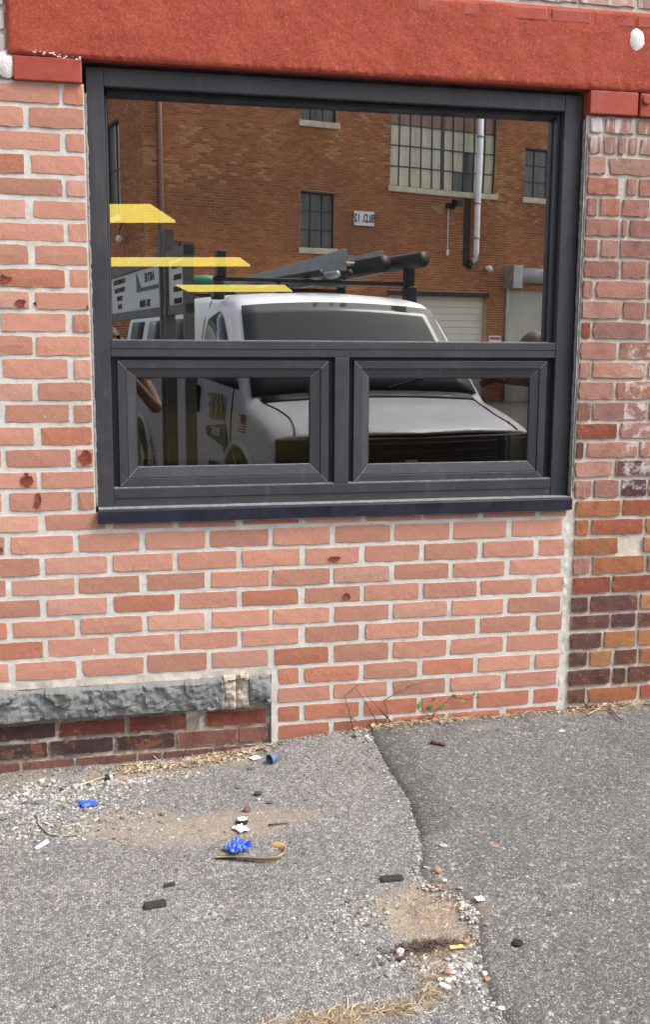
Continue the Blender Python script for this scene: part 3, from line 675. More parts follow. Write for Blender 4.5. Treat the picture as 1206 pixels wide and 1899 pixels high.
M['steel'] = worn('dark_steel_sash', (.055, .055, .055), .5, .3)
def mat_oldpane(name, c0, c1, sc):
    m = NT(name); mp = m.n('ShaderNodeMapping'); mp.inputs['Scale'].default_value = (sc, sc, sc*.15); m.l(m.pos(), mp.inputs['Vector'])
    c = m.ramp(m.noise(1.0, 5, .7, mp.outputs[0]), [(.3, c0), (.7, c1)]); return m.fin(c, .18, spec=.5)
M['pane_dark'] = mat_oldpane('grimy_dark_pane', (.05, .052, .05), (.20, .20, .18), 2.5)
M['pane_curtain'] = mat_oldpane('curtained_pane', (.42, .39, .28), (.76, .71, .54), 4.0)
M['pane_rust'] = mat_oldpane('brown_backed_pane', (.20, .12, .08), (.36, .24, .16), 4.0)
M['garage'] = worn('cream_garage_door_paint', (.72, .68, .55), .6, .06, 3, .05)
M['shutter'] = worn('grey_shutter_metal', (.55, .53, .44), .5, .1, 3, .05)
M['galv'] = worn('galvanised_metal', (.45, .45, .43), .4, .2, 4, .05, .5)
M['pipe'] = worn('painted_white_pipe', (.8, .8, .8), .5, .12, 5, .05)
M['brownpipe'] = worn('brown_painted_pipe', (.26, .14, .11), .6, .1)
M['inky'] = worn('blackish_brown', (.055, .04, .035), .9, .4, 6, .1)
AB = radians(15.0); BO = Vector((0, 2*GY-23.0, 0))
bd = empty('factory_building', BO, -AB, label='long brown brick factory building across the yard, mirrored in the big pane', cat='building')
def bh(px, py):
    d = ray(px, py); t = (23.0-CAM.y)/(d.y-tan(AB)*d.x); p = CAM+d*t
    return p.x/cos(AB), p.z
S0 = bh(268, 400)[0]; S1 = 17.5; ZB, ZT = -.6, 10.2
wins = []
def rect(a, b):
    (s0, z1), (s1, z0) = bh(*a), bh(*b); return [s0, s1, z0, z1]
W1 = rect((557, 150), (627, 230)); W1[3] = W1[2]+1.5
W2 = rect((557, 354), (622, 460))
W3 = rect((724, 170), (921, 360)); W3[3] = W3[2]+3.2; W3[0], W3[1] = bh(725, 300)[0], bh(921, 300)[0]
W4 = rect((975, 275), (1040, 371))
G1 = rect((722, 540), (903, 640)); G1[2] = -.3
G2 = rect((945, 540), (1075, 640)); G2[2] = -.3
HOLES = [W1, W2, W3, W4, G1, G2]
def far_bricks(sa, sb, z0, z1, holes, conv, name, nsep, sepbox=None, parent=bd):
    V = []; F = []; COL = []; sep = []; r = random.Random(77); k = 0; z = z0
    pal = [(.40, .155, .068), (.37, .14, .064), (.44, .172, .078), (.45, .19, .09), (.33, .125, .060)]
    while z < z1:
        s = sa-(.1016 if k % 2 else 0)
        while s < sb:
            L_ = .2032; segs = [(max(s, sa)+.004, min(s+L_, sb)-.012)]
            for (h0, h1, hz0, hz1) in holes:
                if z+.06 > hz0 and z < hz1:
                    n2 = []
                    for (a, b) in segs:
                        if b <= h0 or a >= h1: n2.append((a, b))
                        else:
                            if a < h0: n2.append((a, h0))
                            if b > h1: n2.append((h1, b))
                    segs = n2
            for (a, b) in segs:
                if b-a < .03: continue
                c = r.choice(pal); v = r.uniform(.92, 1.08)*(1+.30*fn(s, z, 2, .5, 4)); c = tuple(q*v for q in c)
                if fn(s, z, 8, .8, 3)*.55+fn(s, z, 2, 3.1, 2)*.3+r.uniform(-.35, .35)+.12*max(0, 1-abs(z-5.8)/1.6) > .50: c = tuple(.5*q+.5*p_ for q, p_ in zip(c, (.62, .38, .20)))
                if sepbox and sepbox[0] < s < sepbox[1] and sepbox[2] < z < sepbox[3] and len(sep) < nsep: sep.append((a, b, z, c)); continue
                n = len(V); yf = .012+r.uniform(-.002, .002)
                V += [conv(a, 0, z), conv(b, 0, z), conv(b, 0, z+.0525), conv(a, 0, z+.0525), conv(a, yf, z), conv(b, yf, z), conv(b, yf, z+.0525), conv(a, yf, z+.0525)]
                F += [(n+4, n+5, n+6, n+7), (n, n+1, n+5, n+4), (n+2, n+3, n+7, n+6), (n+1, n+2, n+6, n+5), (n+3, n, n+4, n+7)]; COL += [(*c, 1)]*8
            s += L_
        z += .0677; k += 1
    quick(name, V, F, M['farbrick'], parent, smooth=False, cols=COL)['kind'] = 'stuff'
    return sep
sep = far_bricks(S0, S1, ZB, ZT, HOLES, lambda s, y, z: (s, y, z), 'brickwork', 280, (5.0, 8.0, 3.7, 4.8))
M['farbrick_obj'] = worn('brown_factory_brick_single', (.30, .115, .055), .9, .3, 9, .3)
bme = MB().box(-.096, .096, 0, .012, 0, .055).mesh('brick', M['farbrick_obj'])
for (a, b, z, c) in sep:
    o = bpy.data.objects.new('brick', bme); o.location = ((a+b)/2, random.uniform(-.002, .002), z); o.scale = ((b-a)/.192, 1, 1); link(o, bd)
# body of the building with real openings
m = MB(); cuts = sorted(set([S0, S1]+[h[0] for h in HOLES]+[h[1] for h in HOLES]))
for a, b in zip(cuts[:-1], cuts[1:]):
    if b-a < 1e-4: continue
    mid = (a+b)/2; zs = [ZB]; 
    for h in sorted([h for h in HOLES if h[0] < mid < h[1]], key=lambda q: q[2]): zs += [max(h[2], ZB), h[3]]
    zs.append(ZT)
    for i in range(0, len(zs), 2):
        if zs[i+1]-zs[i] > .01: m.box(a, b, -.3, 0, zs[i], zs[i+1])
m.box(S0, S0+.3, -12, -3.3, ZB, ZT).box(S0, S0+.3, -1.9, -.301, ZB, ZT).box(S0, S0+.3, -3.3, -1.9, ZB, 4.6).box(S0, S0+.3, -3.3, -1.9, 7.0, ZT)
m.build('wall', M['farmortar'], bd)
MB().box(S0-.08, S1, -12, .08, ZT, ZT+.3).build('roof', M['sillstone'], bd)
MB().box(S0+.35, S1, -12, -.9, ZB, ZT-.05).build('interior', M['inky'], bd)
far_bricks(-12, -.01, ZB, ZT, [(-3.3, -1.9, 4.6, 7.0)], lambda s, y, z: (S0-y, s, z), 'side_brickwork', 0)
def steel_window(R, cols, rows, mats, parent=bd, sill=True, conv=None):
    s0, s1, z0, z1 = R; m = MB(); f = .035; y = -.14
    m.box(s0, s0+f, y-.03, y+.03, z0, z1).box(s1-f, s1, y-.03, y+.03, z0, z1).box(s0+f, s1-f, y-.03, y+.03, z1-f, z1).box(s0+f, s1-f, y-.03, y+.03, z0, z0+f)
    w_ = m.build('window', M['steel'], parent)
    dx, dz = (s1-s0)/cols, (z1-z0)/rows
    for i in range(1, cols): 
        t = .05 if cols == 10 and i == 5 else .014
        MB().box(s0+i*dx-t, s0+i*dx+t, y-.02, y+.02, z0+f, z1-f).build('glazing_bar', M['steel'], w_)
    for j in range(1, rows): MB().box(s0+f, s1-f, y-.016, y+.016, z0+j*dz-.014, z0+j*dz+.014).build('glazing_bar', M['steel'], w_)
    r = random.Random(int(s0*100))
    for i in range(cols):
        for j in range(rows):
            mt = mats(i, j, r); MB().box(s0+i*dx+.004, s0+(i+1)*dx-.004, y-.012, y-.004, z0+j*dz+.004, z0+(j+1)*dz-.004).build('pane', M[mt], w_)
    if sill: MB().box(s0-.06, s1+.06, -.2, .06, z0-.15, z0-.002).build('sill', M['sillstone'], w_, bevel=.01)
    MB().box(s0-.02, s1+.02, -.3, .014, z1+.001, z1+.02).build('steel_lintel', M['steel'], w_)
    return w_
dk = lambda i, j, r: 'pane_dark'
steel_window(W1, 3, 3, dk); steel_window(W2, 3, 3, dk); steel_window(W4, 3, 3, dk)
steel_window(W3, 10, 6, lambda i, j, r: ('pane_rust' if j > 2 else ('pane_dark' if r.random() < .08 else 'pane_curtain')))
sw_ = empty('side_window_frame', (0, 0, 0)); sw_.name = 'window'; sw_.parent = bd; sw_.location = (S0, 0, 0); sw_.rotation_euler = (0, 0, pi/2)
steel_window((-3.3, -1.9, 4.6, 7.0), 2, 2, dk, parent=bd).location = (0, 0, 0)
side = [o for o in bd.children if o.name.startswith('window')][-1]; side.rotation_euler = (0, 0, pi/2); side.location = (S0, 0, 0)
bpy.data.objects.remove(sw_)
# garage doors
def seg_door(R, n, mat, name, y=-.16):
    s0, s1, z0, z1 = R; h = (z1-z0)/n; m = MB()
    d = MB().box(s0, s1, y-.04, y-.02, z0, z1).build(name, M[mat], bd)
    for k in range(n): MB().box(s0+.01, s1-.01, y-.02, y, z0+k*h+.006, z0+(k+1)*h-.006).build('door_panel', M[mat], d, bevel=.008)
    return d
seg_door(G1, 16, 'garage', 'garage_door'); MB().box(G1[0]-.05, G1[1]+.05, -.2, .03, G1[3]-.09, G1[3]+.03).build('door_lintel', M['inky'], bd)
s0, s1, z0, z1 = G2; d = MB().box(s0, s1, -.14, -.12, z0, z1).build('roller_shutter', M['shutter'], bd)
m = MB(); k = 0; z = z0
while z < z1:
    MB().box(s0+.02, s1-.02, -.12, -.105, z, z+.058).build('slat', M['shutter'], d, bevel=.006, seg=1); z += .066
hb0, hz1 = bh(937, 493); _, hz0 = bh(937, 536)
dr = MB().box(hb0, hb0+.32, .0, .45, hz0, hz1).build('shutter_box', M['galv'], bd, bevel=.01)
MB().tube([(hb0+.325, .22, (hz0+hz1)/2+.06), (s1+.2, .22, (hz0+hz1)/2+.06)], .22, 20).build('shutter_drum', M['galv'], bd, smooth=True)
MB().box(s0-.11, s0-.02, -.02, .07, z0, hz0).build('shutter_guide', M['galv'], bd)
# pipes
a = bh(889, 150); b = bh(874, 486); c_ = bh(882, 300)[0]
MB().tube([(c_, .17, 9.0), (c_, .17, b[1]+.25), (c_+.02, .14, b[1]+.1), (c_-.1, .02, b[1])], .085, 12).build('drainpipe', M['pipe'], bd, smooth=True)
for z in (5.25, 4.3, 7): MB().tube([(c_, .17, z), (c_, .17, z+.06)], .10, 12).build('pipe_joint', M['galv'], bd, smooth=True)
MB().tube([(c_-.08, .05, b[1]+.06), (c_-.16, .03, b[1]-.16)], .09, 10).build('pipe_elbow', M['inky'], bd, smooth=True)
MB().box(c_-.36, c_-.12, .012, .020, b[1]-.1, W3[2]-.16).build('dark_strip', M['inky'], bd)  # thin blackish brown strip on the wall beside the drainpipe
cs = bh(297, 320)[0]; MB().tube([(cs, .07, ZB), (cs, .07, ZT)], .06, 10).build('conduit', M['brownpipe'], bd, smooth=True)
for (px0, py0, px1, py1) in ((305, 447, 332, 437), (318, 452, 330, 445)):
    p0, p1 = bh(px0, py0), bh(px1, py1); MB().tube([(cs, .08, p0[1]), (p1[0], .08, p0[1]), (p1[0], .08, p0[1]-1.1)], .018, 6).build('conduit', M['black'], bd)
def blocal(s, y, z): return BO+Vector((s*cos(AB)+y*sin(AB), -s*sin(AB)+y*cos(AB), z))
def text_mesh(txt, size, name, mat, parent, loc, rot, ext=.002, sx=1.0, align='CENTER', font_shear=0):
    cu = bpy.data.curves.new(name, 'FONT'); cu.body = txt; cu.size = size; cu.extrude = ext; cu.align_x = align; cu.align_y = 'CENTER'; cu.shear = font_shear; cu.offset = size*.012
    t = bpy.data.objects.new(name+'_c', cu); C.objects.link(t); bpy.context.view_layer.update()
    me = bpy.data.meshes.new_from_object(t.evaluated_get(bpy.context.evaluated_depsgraph_get())); bpy.data.objects.remove(t)
    me.materials.clear(); me.materials.append(M[mat]); o = bpy.data.objects.new(name, me); link(o, parent); o.location = loc; o.rotation_euler = rot; o.scale = (sx, 1, 1); return o
p0, p1 = bh(657, 391), bh(694, 420)
sg = empty('building_sign', blocal((p0[0]+p1[0])/2, .02, (p0[1]+p1[1])/2), -AB, label='small white sign lettered BLD. 12 on the brown brick facade', cat='sign')
MB().box(-(p1[0]-p0[0])/2, (p1[0]-p0[0])/2, 0, .03, -(p0[1]-p1[1])/2, (p0[1]-p1[1])/2).build('panel', M['white'], sg, bevel=.01)
text_mesh('BLD. 12', .30, 'lettering', 'black', sg, (0, .034, 0), (pi/2, 0, pi), .003, .62)
p0 = bh(832, 377); fl = empty('flood_light', blocal(p0[0], .05, p0[1]), -AB, label='black flood light with a hanging white cord under the big factory window', cat='flood light')
MB().box(-.16, .10, .02, .12, -.14, .02).build('bracket', M['black'], fl, bevel=.02); MB().prism([(-.02, .12, -.06), (.2, .12, -.02), (.2, .12, .16), (-.02, .12, .12)], (.03, .2, -.05)).build('head', M['black'], fl, bevel=.01)
p1 = bh(825, 468); MB().tube([(p1[0]-p0[0], .06, -.1), (p1[0]-p0[0], .06, p1[1]-p0[1]+.1)], .012, 6).build('cord', M['white'], fl); MB().box(p1[0]-p0[0]-.04, p1[0]-p0[0]+.04, .02, .08, p1[1]-p0[1]-.08, p1[1]-p0[1]+.1).build('switch_box', M['white'], fl, bevel=.02)
p0 = bh(903, 497); MB_ = MB().tube([blocal(p0[0], .0, p0[1]), blocal(p0[0], .16, p0[1]-.02), blocal(p0[0], .26, p0[1]-.07)], [.07, .085, .06], 12); tag(MB_.build('wall_camera', M['white'], smooth=True), 'small white round camera between the two garage doors', 'camera')
p0, p1 = bh(909, 624), bh(930, 645); a = blocal(p0[0], .015, p0[1]); s_ = MB().box(0, p1[0]-p0[0], .014, .03, p1[1]-p0[1], 0).build('notice', M['white'], loc=blocal(p0[0], 0, p0[1])); s_.rotation_euler = (0, 0, -AB)
tag(s_, 'small white notice low between the two garage doors', 'sign')
M['redprint'] = worn('red_sign_print', (.55, .06, .05), .6, .1); MB().box(.03, p1[0]-p0[0]-.03, .031, .034, -.11, -.04).build('red_band', M['redprint'], s_)
q = blocal(S0-.02, -1.6, bh(247, 430)[1]); wl = empty('wall_lamp', q, 0, label='small bare wall lamp on the side of the factory corner', cat='lamp')
MB().tube([(0, 0, .5), (-.05, 0, .35), (-.12, .05, .2), (-.14, .05, .05)], .02, 6).build('arm', M['black'], wl); MB().tube([(-.14, .05, .05), (-.14, .05, -.05), (-.14, .05, -.12)], [.05, .10, .05], 12).build('globe', M['white'], wl, smooth=True)

# ------------------------------------------------------------------ white van
TH = .1707; VW = 2.17; VG = -.269
vo = mir((1.271, 3.97, VG)); van = empty('van', vo, -TH, label='white cargo van with ladder rack standing in the yard, mirrored in the window', cat='van')
def mat_paint():
    m = NT('white_van_paint'); c = m.ramp(m.noise(3, 5), [(.3, (.52, .54, .575)), (.7, (.60, .62, .655))])
    m.fin(c, .5, m.bump(m.noise(2.5, 2), .05, .02)); m.b.inputs['Coat Weight'].default_value = .3; m.b.inputs['Coat Roughness'].default_value = .12; return m.mat
M['van'] = mat_paint()
def mat_wind(name, c): 
    m = NT(name); m.fin(c, .08, spec=.14); return m.mat
M['windshield'] = mat_wind('tinted_windscreen', (.035, .042, .042)); M['tyre'] = worn('tyre_rubber', (.02, .02, .02), .85)
M['trim'] = worn('black_trim', (.012, .012, .013), .5, .2); M['chrome'] = worn('dull_chrome', (.5, .5, .5), .25, .1, 5, .0, .9); M['gold'] = worn('gold_emblem', (.55, .36, .10), .35, .1, 5, .0, .6)
M['lens'] = worn('headlamp_lens', (.25, .25, .25), .1, .3, 20, .1); M['green'] = worn('green_tarp', (.015, .16, .09), .5, .2, 8, .3); M['primer'] = worn('grey_aluminium', (.30, .31, .31), .45, .15, 6, .1, .5)
def woff(z): return float(np.interp(z, [.30, .45, .7, 1.05, 1.28, 1.95, 2.02, 2.1], [.07, .03, .0, .005, .035, .15, .21, .26]))
def vtop(v): return float(np.interp(v, [0, .05, .15, .5, .85, .90, 1.5, 1.62, 1.9, 2.6, 5.3, 5.6, 5.66], [.985, 1.02, 1.06, 1.15, 1.215, 1.25, 1.96, 2.03, 2.075, 2.10, 2.09, 2.04, 1.90]))
def ringpts(v):
    top = vtop(v); ed = .055 if v < 1.2 else .075; e = top-ed; out = []
    for t in (0, .12, .3, .5, .68, .85, .96): z = .32+(e-.32)*t; out.append((woff(z), z))
    w0 = woff(e); cr = .045
    for q in (.955, .90, .75, .5, .25, 0): out.append((VW/2-(VW/2-w0)*q, top-cr*q**2-(.015 if q > .95 else 0)))
    full = out+[(VW-u, z) for u, z in out[-2::-1]]
    k = max(0, 1-v/.9)**1.5
    return [(u if True else u, -(v+.17*k*abs(2*u/VW-1)**3.2), z) for u, z in full]
ST = [0, .03, .08, .16, .3, .45, .6, .75, .85, .92, 1.05, 1.2, 1.35, 1.46, 1.53, 1.62, 1.75, 1.9, 2.3, 3, 4, 5, 5.4, 5.58, 5.66]
rings = [ringpts(v) for v in ST]; n = len(rings[0]); V = [p for r_ in rings for p in r_]; F = []
for i in range(len(ST)-1):
    for k in range(n-1): F.append((i*n+k, i*n+k+1, (i+1)*n+k+1, (i+1)*n+k))
for base in (0, (len(ST)-1)*n):
    for k in range(n//2): F.append((base+k, base+k+1, base+n-2-k, base+n-1-k))
m = MB(); m.add(V, F); body = m.build('body', M['van'], van, smooth=True)
md = body.modifiers.new('sub', 'SUBSURF'); md.levels = md.render_levels = 1
def surf(u, v, lift=.004):
    top = vtop(v); q = abs(2*u/VW-1); return (u, -(v+.17*max(0, 1-v/.9)**1.5*q**3.2), top-.045*min(1, q/((VW/2-woff(top-.06))/(VW/2)))**2+lift)
def patch(name, uvf, nu, nv, mat, parent=van, thick=None):
    V = [uvf(i/nu, j/nv) for j in range(nv+1) for i in range(nu+1)]; F = [(j*(nu+1)+i, j*(nu+1)+i+1, (j+1)*(nu+1)+i+1, (j+1)*(nu+1)+i) for j in range(nv) for i in range(nu)]
    m = MB(); m.add(V, F); o = m.build(name, M[mat], parent, smooth=True); s = o.modifiers.new('solid', 'SOLIDIFY'); s.thickness = .004; s.offset = 0; return o
def ws(i, j):
    v = .90+(1.51-.90)*j; w0 = woff(vtop(v)-.08)+.075; u = w0+(VW-2*w0)*i; p = surf(u, v, 0); nx_ = Vector((0, .72, .7)); return Vector(p)+nx_*.012
patch('windscreen', ws, 14, 8, 'windshield')
patch('cowl', lambda i, j: Vector(surf(.16+(VW-.32)*i, .80+.11*j, .010)), 10, 2, 'trim')
for u in (.55, 1.25): MB().tube([Vector(surf(u, .9, .03)), Vector(surf(u+.5, 1.0, .04))], .008, 6).build('wiper', M['trim'], van)
for side in (0, 1):
    fx = (lambda u: u) if side == 0 else (lambda u: VW-u)
    def side_poly(name, pts, mat, lift=.006, parent=van):
        # a panel lying on the van's side, cut fine in height
        zmin, zmax = min(z for v, z in pts), max(z for v, z in pts); rows = 10; V = []; nn = 0
        for j in range(rows+1):
            z = zmin+(zmax-zmin)*(j/rows*.998+.001); xs = []
            for a, b in zip(pts, pts[1:]+pts[:1]):
                if (a[1]-z)*(b[1]-z) <= 0 and a[1] != b[1]: xs.append(a[0]+(b[0]-a[0])*(z-a[1])/(b[1]-a[1]))
            V += [(fx(woff(z)-lift), -min(xs), z), (fx(woff(z)-lift), -max(xs), z)]
        m = MB(); m.add(V, [(2*j, 2*j+1, 2*j+3, 2*j+2) for j in range(rows)]); o = m.build(name, M[mat], parent, smooth=True)
        s = o.modifiers.new('solid', 'SOLIDIFY'); s.thickness = .003; s.offset = 0; return o
    side_poly('door_window', [(1.02, 1.27), (2.12, 1.31), (2.20, 1.40), (2.20, 1.78), (2.14, 1.88), (1.86, 1.90), (1.74, 1.86)], 'windshield')
    for v0 in (2.9, 3.9, 4.75): side_poly('panel_window', [(v0, 1.30), (v0+.6, 1.30), (v0+.6, 1.86), (v0, 1.86)], 'trim' if v0 != 3.9 else 'windshield')
    for v0 in (1.16, 2.30): MB().tube([(fx(woff(z)-.001), -(v0+(.04 if z < .8 else 0)), z) for z in np.linspace(.42, 1.3 if v0 < 2 else 2.0, 10)], .0055, 6).build('door_seam', M['trim'], van)
    MB().box(*sorted((fx(-.012), fx(.03))), -2.22, -2.14, 1.03, 1.27).build('door_handle', M['trim'], van, bevel=.02, seg=3)
    for vc in (.92, 4.45):
        n_ = 24
        MB().tube([(fx(-.004), -(vc+.46*cos(t)), .40+.46*sin(t)) for t in np.linspace(-.15, pi+.15, n_)], .028, 8).build('arch_lip', M['van'], van, smooth=True)
        MB().prism([(fx(-.008), -(vc+.445*cos(t)), .40+.445*sin(t)) for t in np.linspace(-.2, pi+.2, n_)], (fx(.004)-fx(0), 0, 0)).build('wheel_arch', M['trim'], van)
        wh = MB().tube([(fx(-.02), -vc, .37), (fx(.22), -vc, .37)], .37, 28).build('wheel', M['tyre'], van, bevel=.03); MB().tube([(fx(-.028), -vc, .37), (fx(.02), -vc, .37)], .21, 24).build('rim', M['chrome'], wh, bevel=.02)
    MB().tube([surf(fx(float(np.interp(v, [.03, .15, .35, .6, .93], [.16, .19, .22, .20, .14]))), v, .001) for v in np.linspace(.93, .04, 16)], .006, 6).build('hood_seam', M['trim'], van)
def front(name, u0, u1, z0, z1, out, mat, bev=.01, nseg=16, th=.05):
    V = []; F = []
    for i in range(nseg+1):
        u = u0+(u1-u0)*i/nseg; v = .17*abs(2*u/VW-1)**3.2
        V += [(u, -v+out, z0), (u, -v+out, z1), (u, -v+out-th, z1), (u, -v+out-th, z0)]
    for i in range(nseg):
        a = 4*i; F += [(a+k, a+(k+1) % 4, a+4+(k+1) % 4, a+4+k) for k in range(4)]
    F += [(0, 3, 2, 1), (4*nseg, 4*nseg+1, 4*nseg+2, 4*nseg+3)]
    m = MB(); m.add(V, F); return m.build(name, M[mat], van, smooth=False, bevel=bev)
front('grille', .03, VW-.03, .60, .955, .012, 'trim')
for z in (.66, .72, .84, .90): front('grille_bar', .42, VW-.42, z, z+.018, .026, 'trim', .003, th=.02)
front('grille_bar', .42, VW-.42, .775, .793, .032, 'black', .003, th=.02)
for u0, u1 in ((.07, .38), (VW-.38, VW-.07)): front('headlight', u0, u1, .66, .93, .018, 'windshield', .012, 4, .03)
front('bumper', -.0+.02, VW-.02, .36, .585, .07, 'trim', .02, th=.16)
MB().prism([(1.0-.13, .03, .72), (1.0-.05, .03, .72), (1.0-.05, .03, .70), (1.0+.05, .03, .70), (1.0+.05, .03, .72), (1.0+.13, .03, .72), (1.0+.10, .03, .775), (1.0+.05, .03, .775), (1.0+.05, .03, .795), (1.0-.05, .03, .795), (1.0-.05, .03, .775), (1.0-.10, .03, .775)], (0, .015, 0)).build('emblem', M['gold'], van, bevel=.003)
# markings on the door and wing (they face -x)
RS = (pi/2, 0, -pi/2)
M['tan'] = worn('faded_gold_lettering', (.42, .34, .18), .6, .1); M['teal'] = worn('dark_green_lettering', (.02, .10, .09), .6, .1); M['flagred'] = worn('flag_red', (.35, .03, .04), .6, .05); M['flagblue'] = worn('flag_blue', (.02, .03, .12), .6, .05)
text_mesh('ARTIE', .30, 'lettering', 'black', van, (-.004, -1.55, 1.10), RS, .002, .62)
text_mesh('ARTIE', .285, 'lettering', 'tan', van, (-.008, -1.55, 1.10), RS, .002, .60)
MB().prism([(-.004, -1.28, .985), (-.004, -1.86, .93), (-.004, -1.84, .86), (-.004, -1.36, .80), (-.004, -1.24, .62), (-.004, -1.22, .8)], (-.003, 0, 0)).build('green_swoosh', M['teal'], van)
text_mesh('SIGNS', .10, 'lettering', 'white', van, (-.010, -1.55, .90), RS, .002, .9)
text_mesh('28-7800', .13, 'lettering', 'black', van, (-.004, -1.62, .60), RS, .002, .8)
fv, fz, fw_, fh = .78, 1.02, .15, .135
for k in range(13): MB().box(-.006-.001*(k % 2), .01, -(fv+fw_), -fv, fz-fh/2+k*fh/13, fz-fh/2+(k+1)*fh/13).build('flag_stripe', M['flagred' if k % 2 == 0 else 'white'], van)
MB().box(-.010, .01, -(fv+.07), -fv, fz-fh/2+6*fh/13, fz+fh/2).build('flag_canton', M['flagblue'], van)
MB().box(.30, .38, -1.56, -1.545, 1.80, 1.86).build('sticker', M['white'], van)
# roof rack
for v in (2.0, 3.6, 5.1):
    r_ = MB().box(.12, VW-.12, -v-.03, -v+.03, 2.16, 2.20).build('rack_bar', M['trim'], van, bevel=.008)
    for u in (.16, VW-.16, .75): MB().box(u-.05, u+.05, -v-.06, -v+.06, vtop(v)-.075, 2.16).build('rack_foot', M['trim'], r_, bevel=.015)
    for u in (.19, VW-.17): MB().box(u-.04, u+.04, -v-.05, -v+.05, 2.20, 2.42).build('rack_post', M['trim'], r_, bevel=.01)
tag(MB().tube([Vector((1.72, -1.95, 2.36)).__copy__(), Vector((1.66, -5.4, 2.36))], .075, 14).build('conduit_tube', M['black'], smooth=True), 'long black tube lying on the van roof rack', 'tube').matrix_world = van.matrix_basis
tag(MB().tube([(1.98, -1.70, 2.385), (1.92, -3.6, 2.385)], .070, 14).build('conduit_tube', M['black'], smooth=True), 'short fat black tube along the far edge of the van roof rack', 'tube').matrix_world = van.matrix_basis
for u, z, c_, lb in ((1.02, 2.24, 'black', 'thin black pipe on the roof rack nearest the van door side'), (1.18, 2.235, 'primer', 'thin grey pipe on the roof rack beside the ladder'), (1.30, 2.25, 'trim', 'thin dark pipe tucked against the ladder on the roof rack')):
    tag(MB().tube([(u, -1.75, z), (u, -5.3, z)], .032, 10).build('rack_pipe', M[c_], smooth=True), lb, 'pipe').matrix_world = van.matrix_basis
pk = empty('ladder', van.location, -TH, label='grey aluminium ladder tied on top of the van roof rack', cat='ladder')
for u in (1.45, 1.82): MB().prism([(u, -2.25, 2.29), (u, -2.25, 2.50), (u, -5.6, 2.40), (u, -5.6, 2.22)], (.035, 0, 0)).build('ladder_rail', M['primer'], pk, bevel=.004)
for i in range(11): v = 2.45+i*.3; MB().tube([(1.485, -v, 2.385-.02*i*.3), (1.82, -v, 2.385-.02*i*.3)], .018, 8).build('rung', M['primer'], pk)
for (u, v, r_, L_, lb) in ((1.35, 2.7, .07, .5, 'green folded tarp bundle on the middle of the van roof'), (.55, 3.7, .07, .4, 'green rolled hose bundle on the van roof near the door')):
    o = MB().tube([(u-.3, -v, 2.17+r_), (u, -v, 2.18+r_), (u+L_*.6, -v, 2.16+r_)], [r_*.7, r_, r_*.8], 12).build('tarp_bundle', M['green'], smooth=True); tag(o, lb, 'tarp'); o.matrix_world = van.matrix_basis
# ------------------------------------------------------------------ sign board left of the van
A_ = mir((.70, 4.3, 0)); B_ = mir((.19, 7.8, 0)); dv = (B_-A_); Ls = dv.length; az = math.atan2(dv.y, dv.x)
sb = empty('sign_board', (A_.x, A_.y, -.26), az, label='long grey framed sign board with black lettering, standing left of the van', cat='sign')
h0, h1 = 1.60+.26, 2.04+.26
# the face that looks towards the window: local -y or +y
fs = 1 if (Vector((0, 0, 0))-A_).dot(Vector((-sin(az), cos(az), 0))) > 0 else -1
M['signwhite'] = worn('sign_white', (.55, .58, .56), .6, .06); M['signgrey'] = worn('sign_frame_grey', (.10, .10, .095), .6, .2)
MB().box(.06, Ls-.06, -.015, .015, h0+.04, h1-.07).build('panel', M['signwhite'], sb)
MB().box(0, Ls, -.04, .04, h1-.068, h1).build('frame_rail', M['signgrey'], sb); MB().box(0, Ls, -.03, .03, h0-.03, h0+.038).build('frame_rail', M['signgrey'], sb)
for x in (0, .62, .80, Ls-.06): MB().box(x, x+.04, -.045 if fs < 0 else -.03, .03 if fs < 0 else .045, 0, (h1+.16 if .5 < x < 1 else h1+.02)).build('post', M['signgrey'], sb)
def stext(t, x, z, size, mat='black', sx=1.0):
    return text_mesh(t, size, 'lettering', mat, sb, (x, fs*.018, z), (pi/2, 0, pi if fs > 0 else 0), .002, sx)
for i, t in enumerate(('CUSTOM CARVED', 'ENGRAVING', 'COMMERCIAL', 'RESIDENTIAL')): stext(t, .32, h1-.12-i*.085, .055, sx=.8)
for i, t in enumerate(('CONSTRUCTION', 'CUSTOM TRIMS', 'CARVED', 'SIGNS')): stext(t, 2.75, h1-.12-i*.075, .06, sx=1.3)
stext('28-7800', 1.55, h0+.085, .085, sx=1.6); stext('ARTIE', 1.35, h1-.15, .10, sx=1.6); MB().prism([(1.9, fs*.018, h1-.09), (1.7, fs*.018, h1-.22), (1.0, fs*.018, h1-.22), (1.0, fs*.018, h1-.25), (1.9, fs*.018, h1-.25)], (0, fs*.003, 0)).build('logo_wedge', M['teal'], sb)

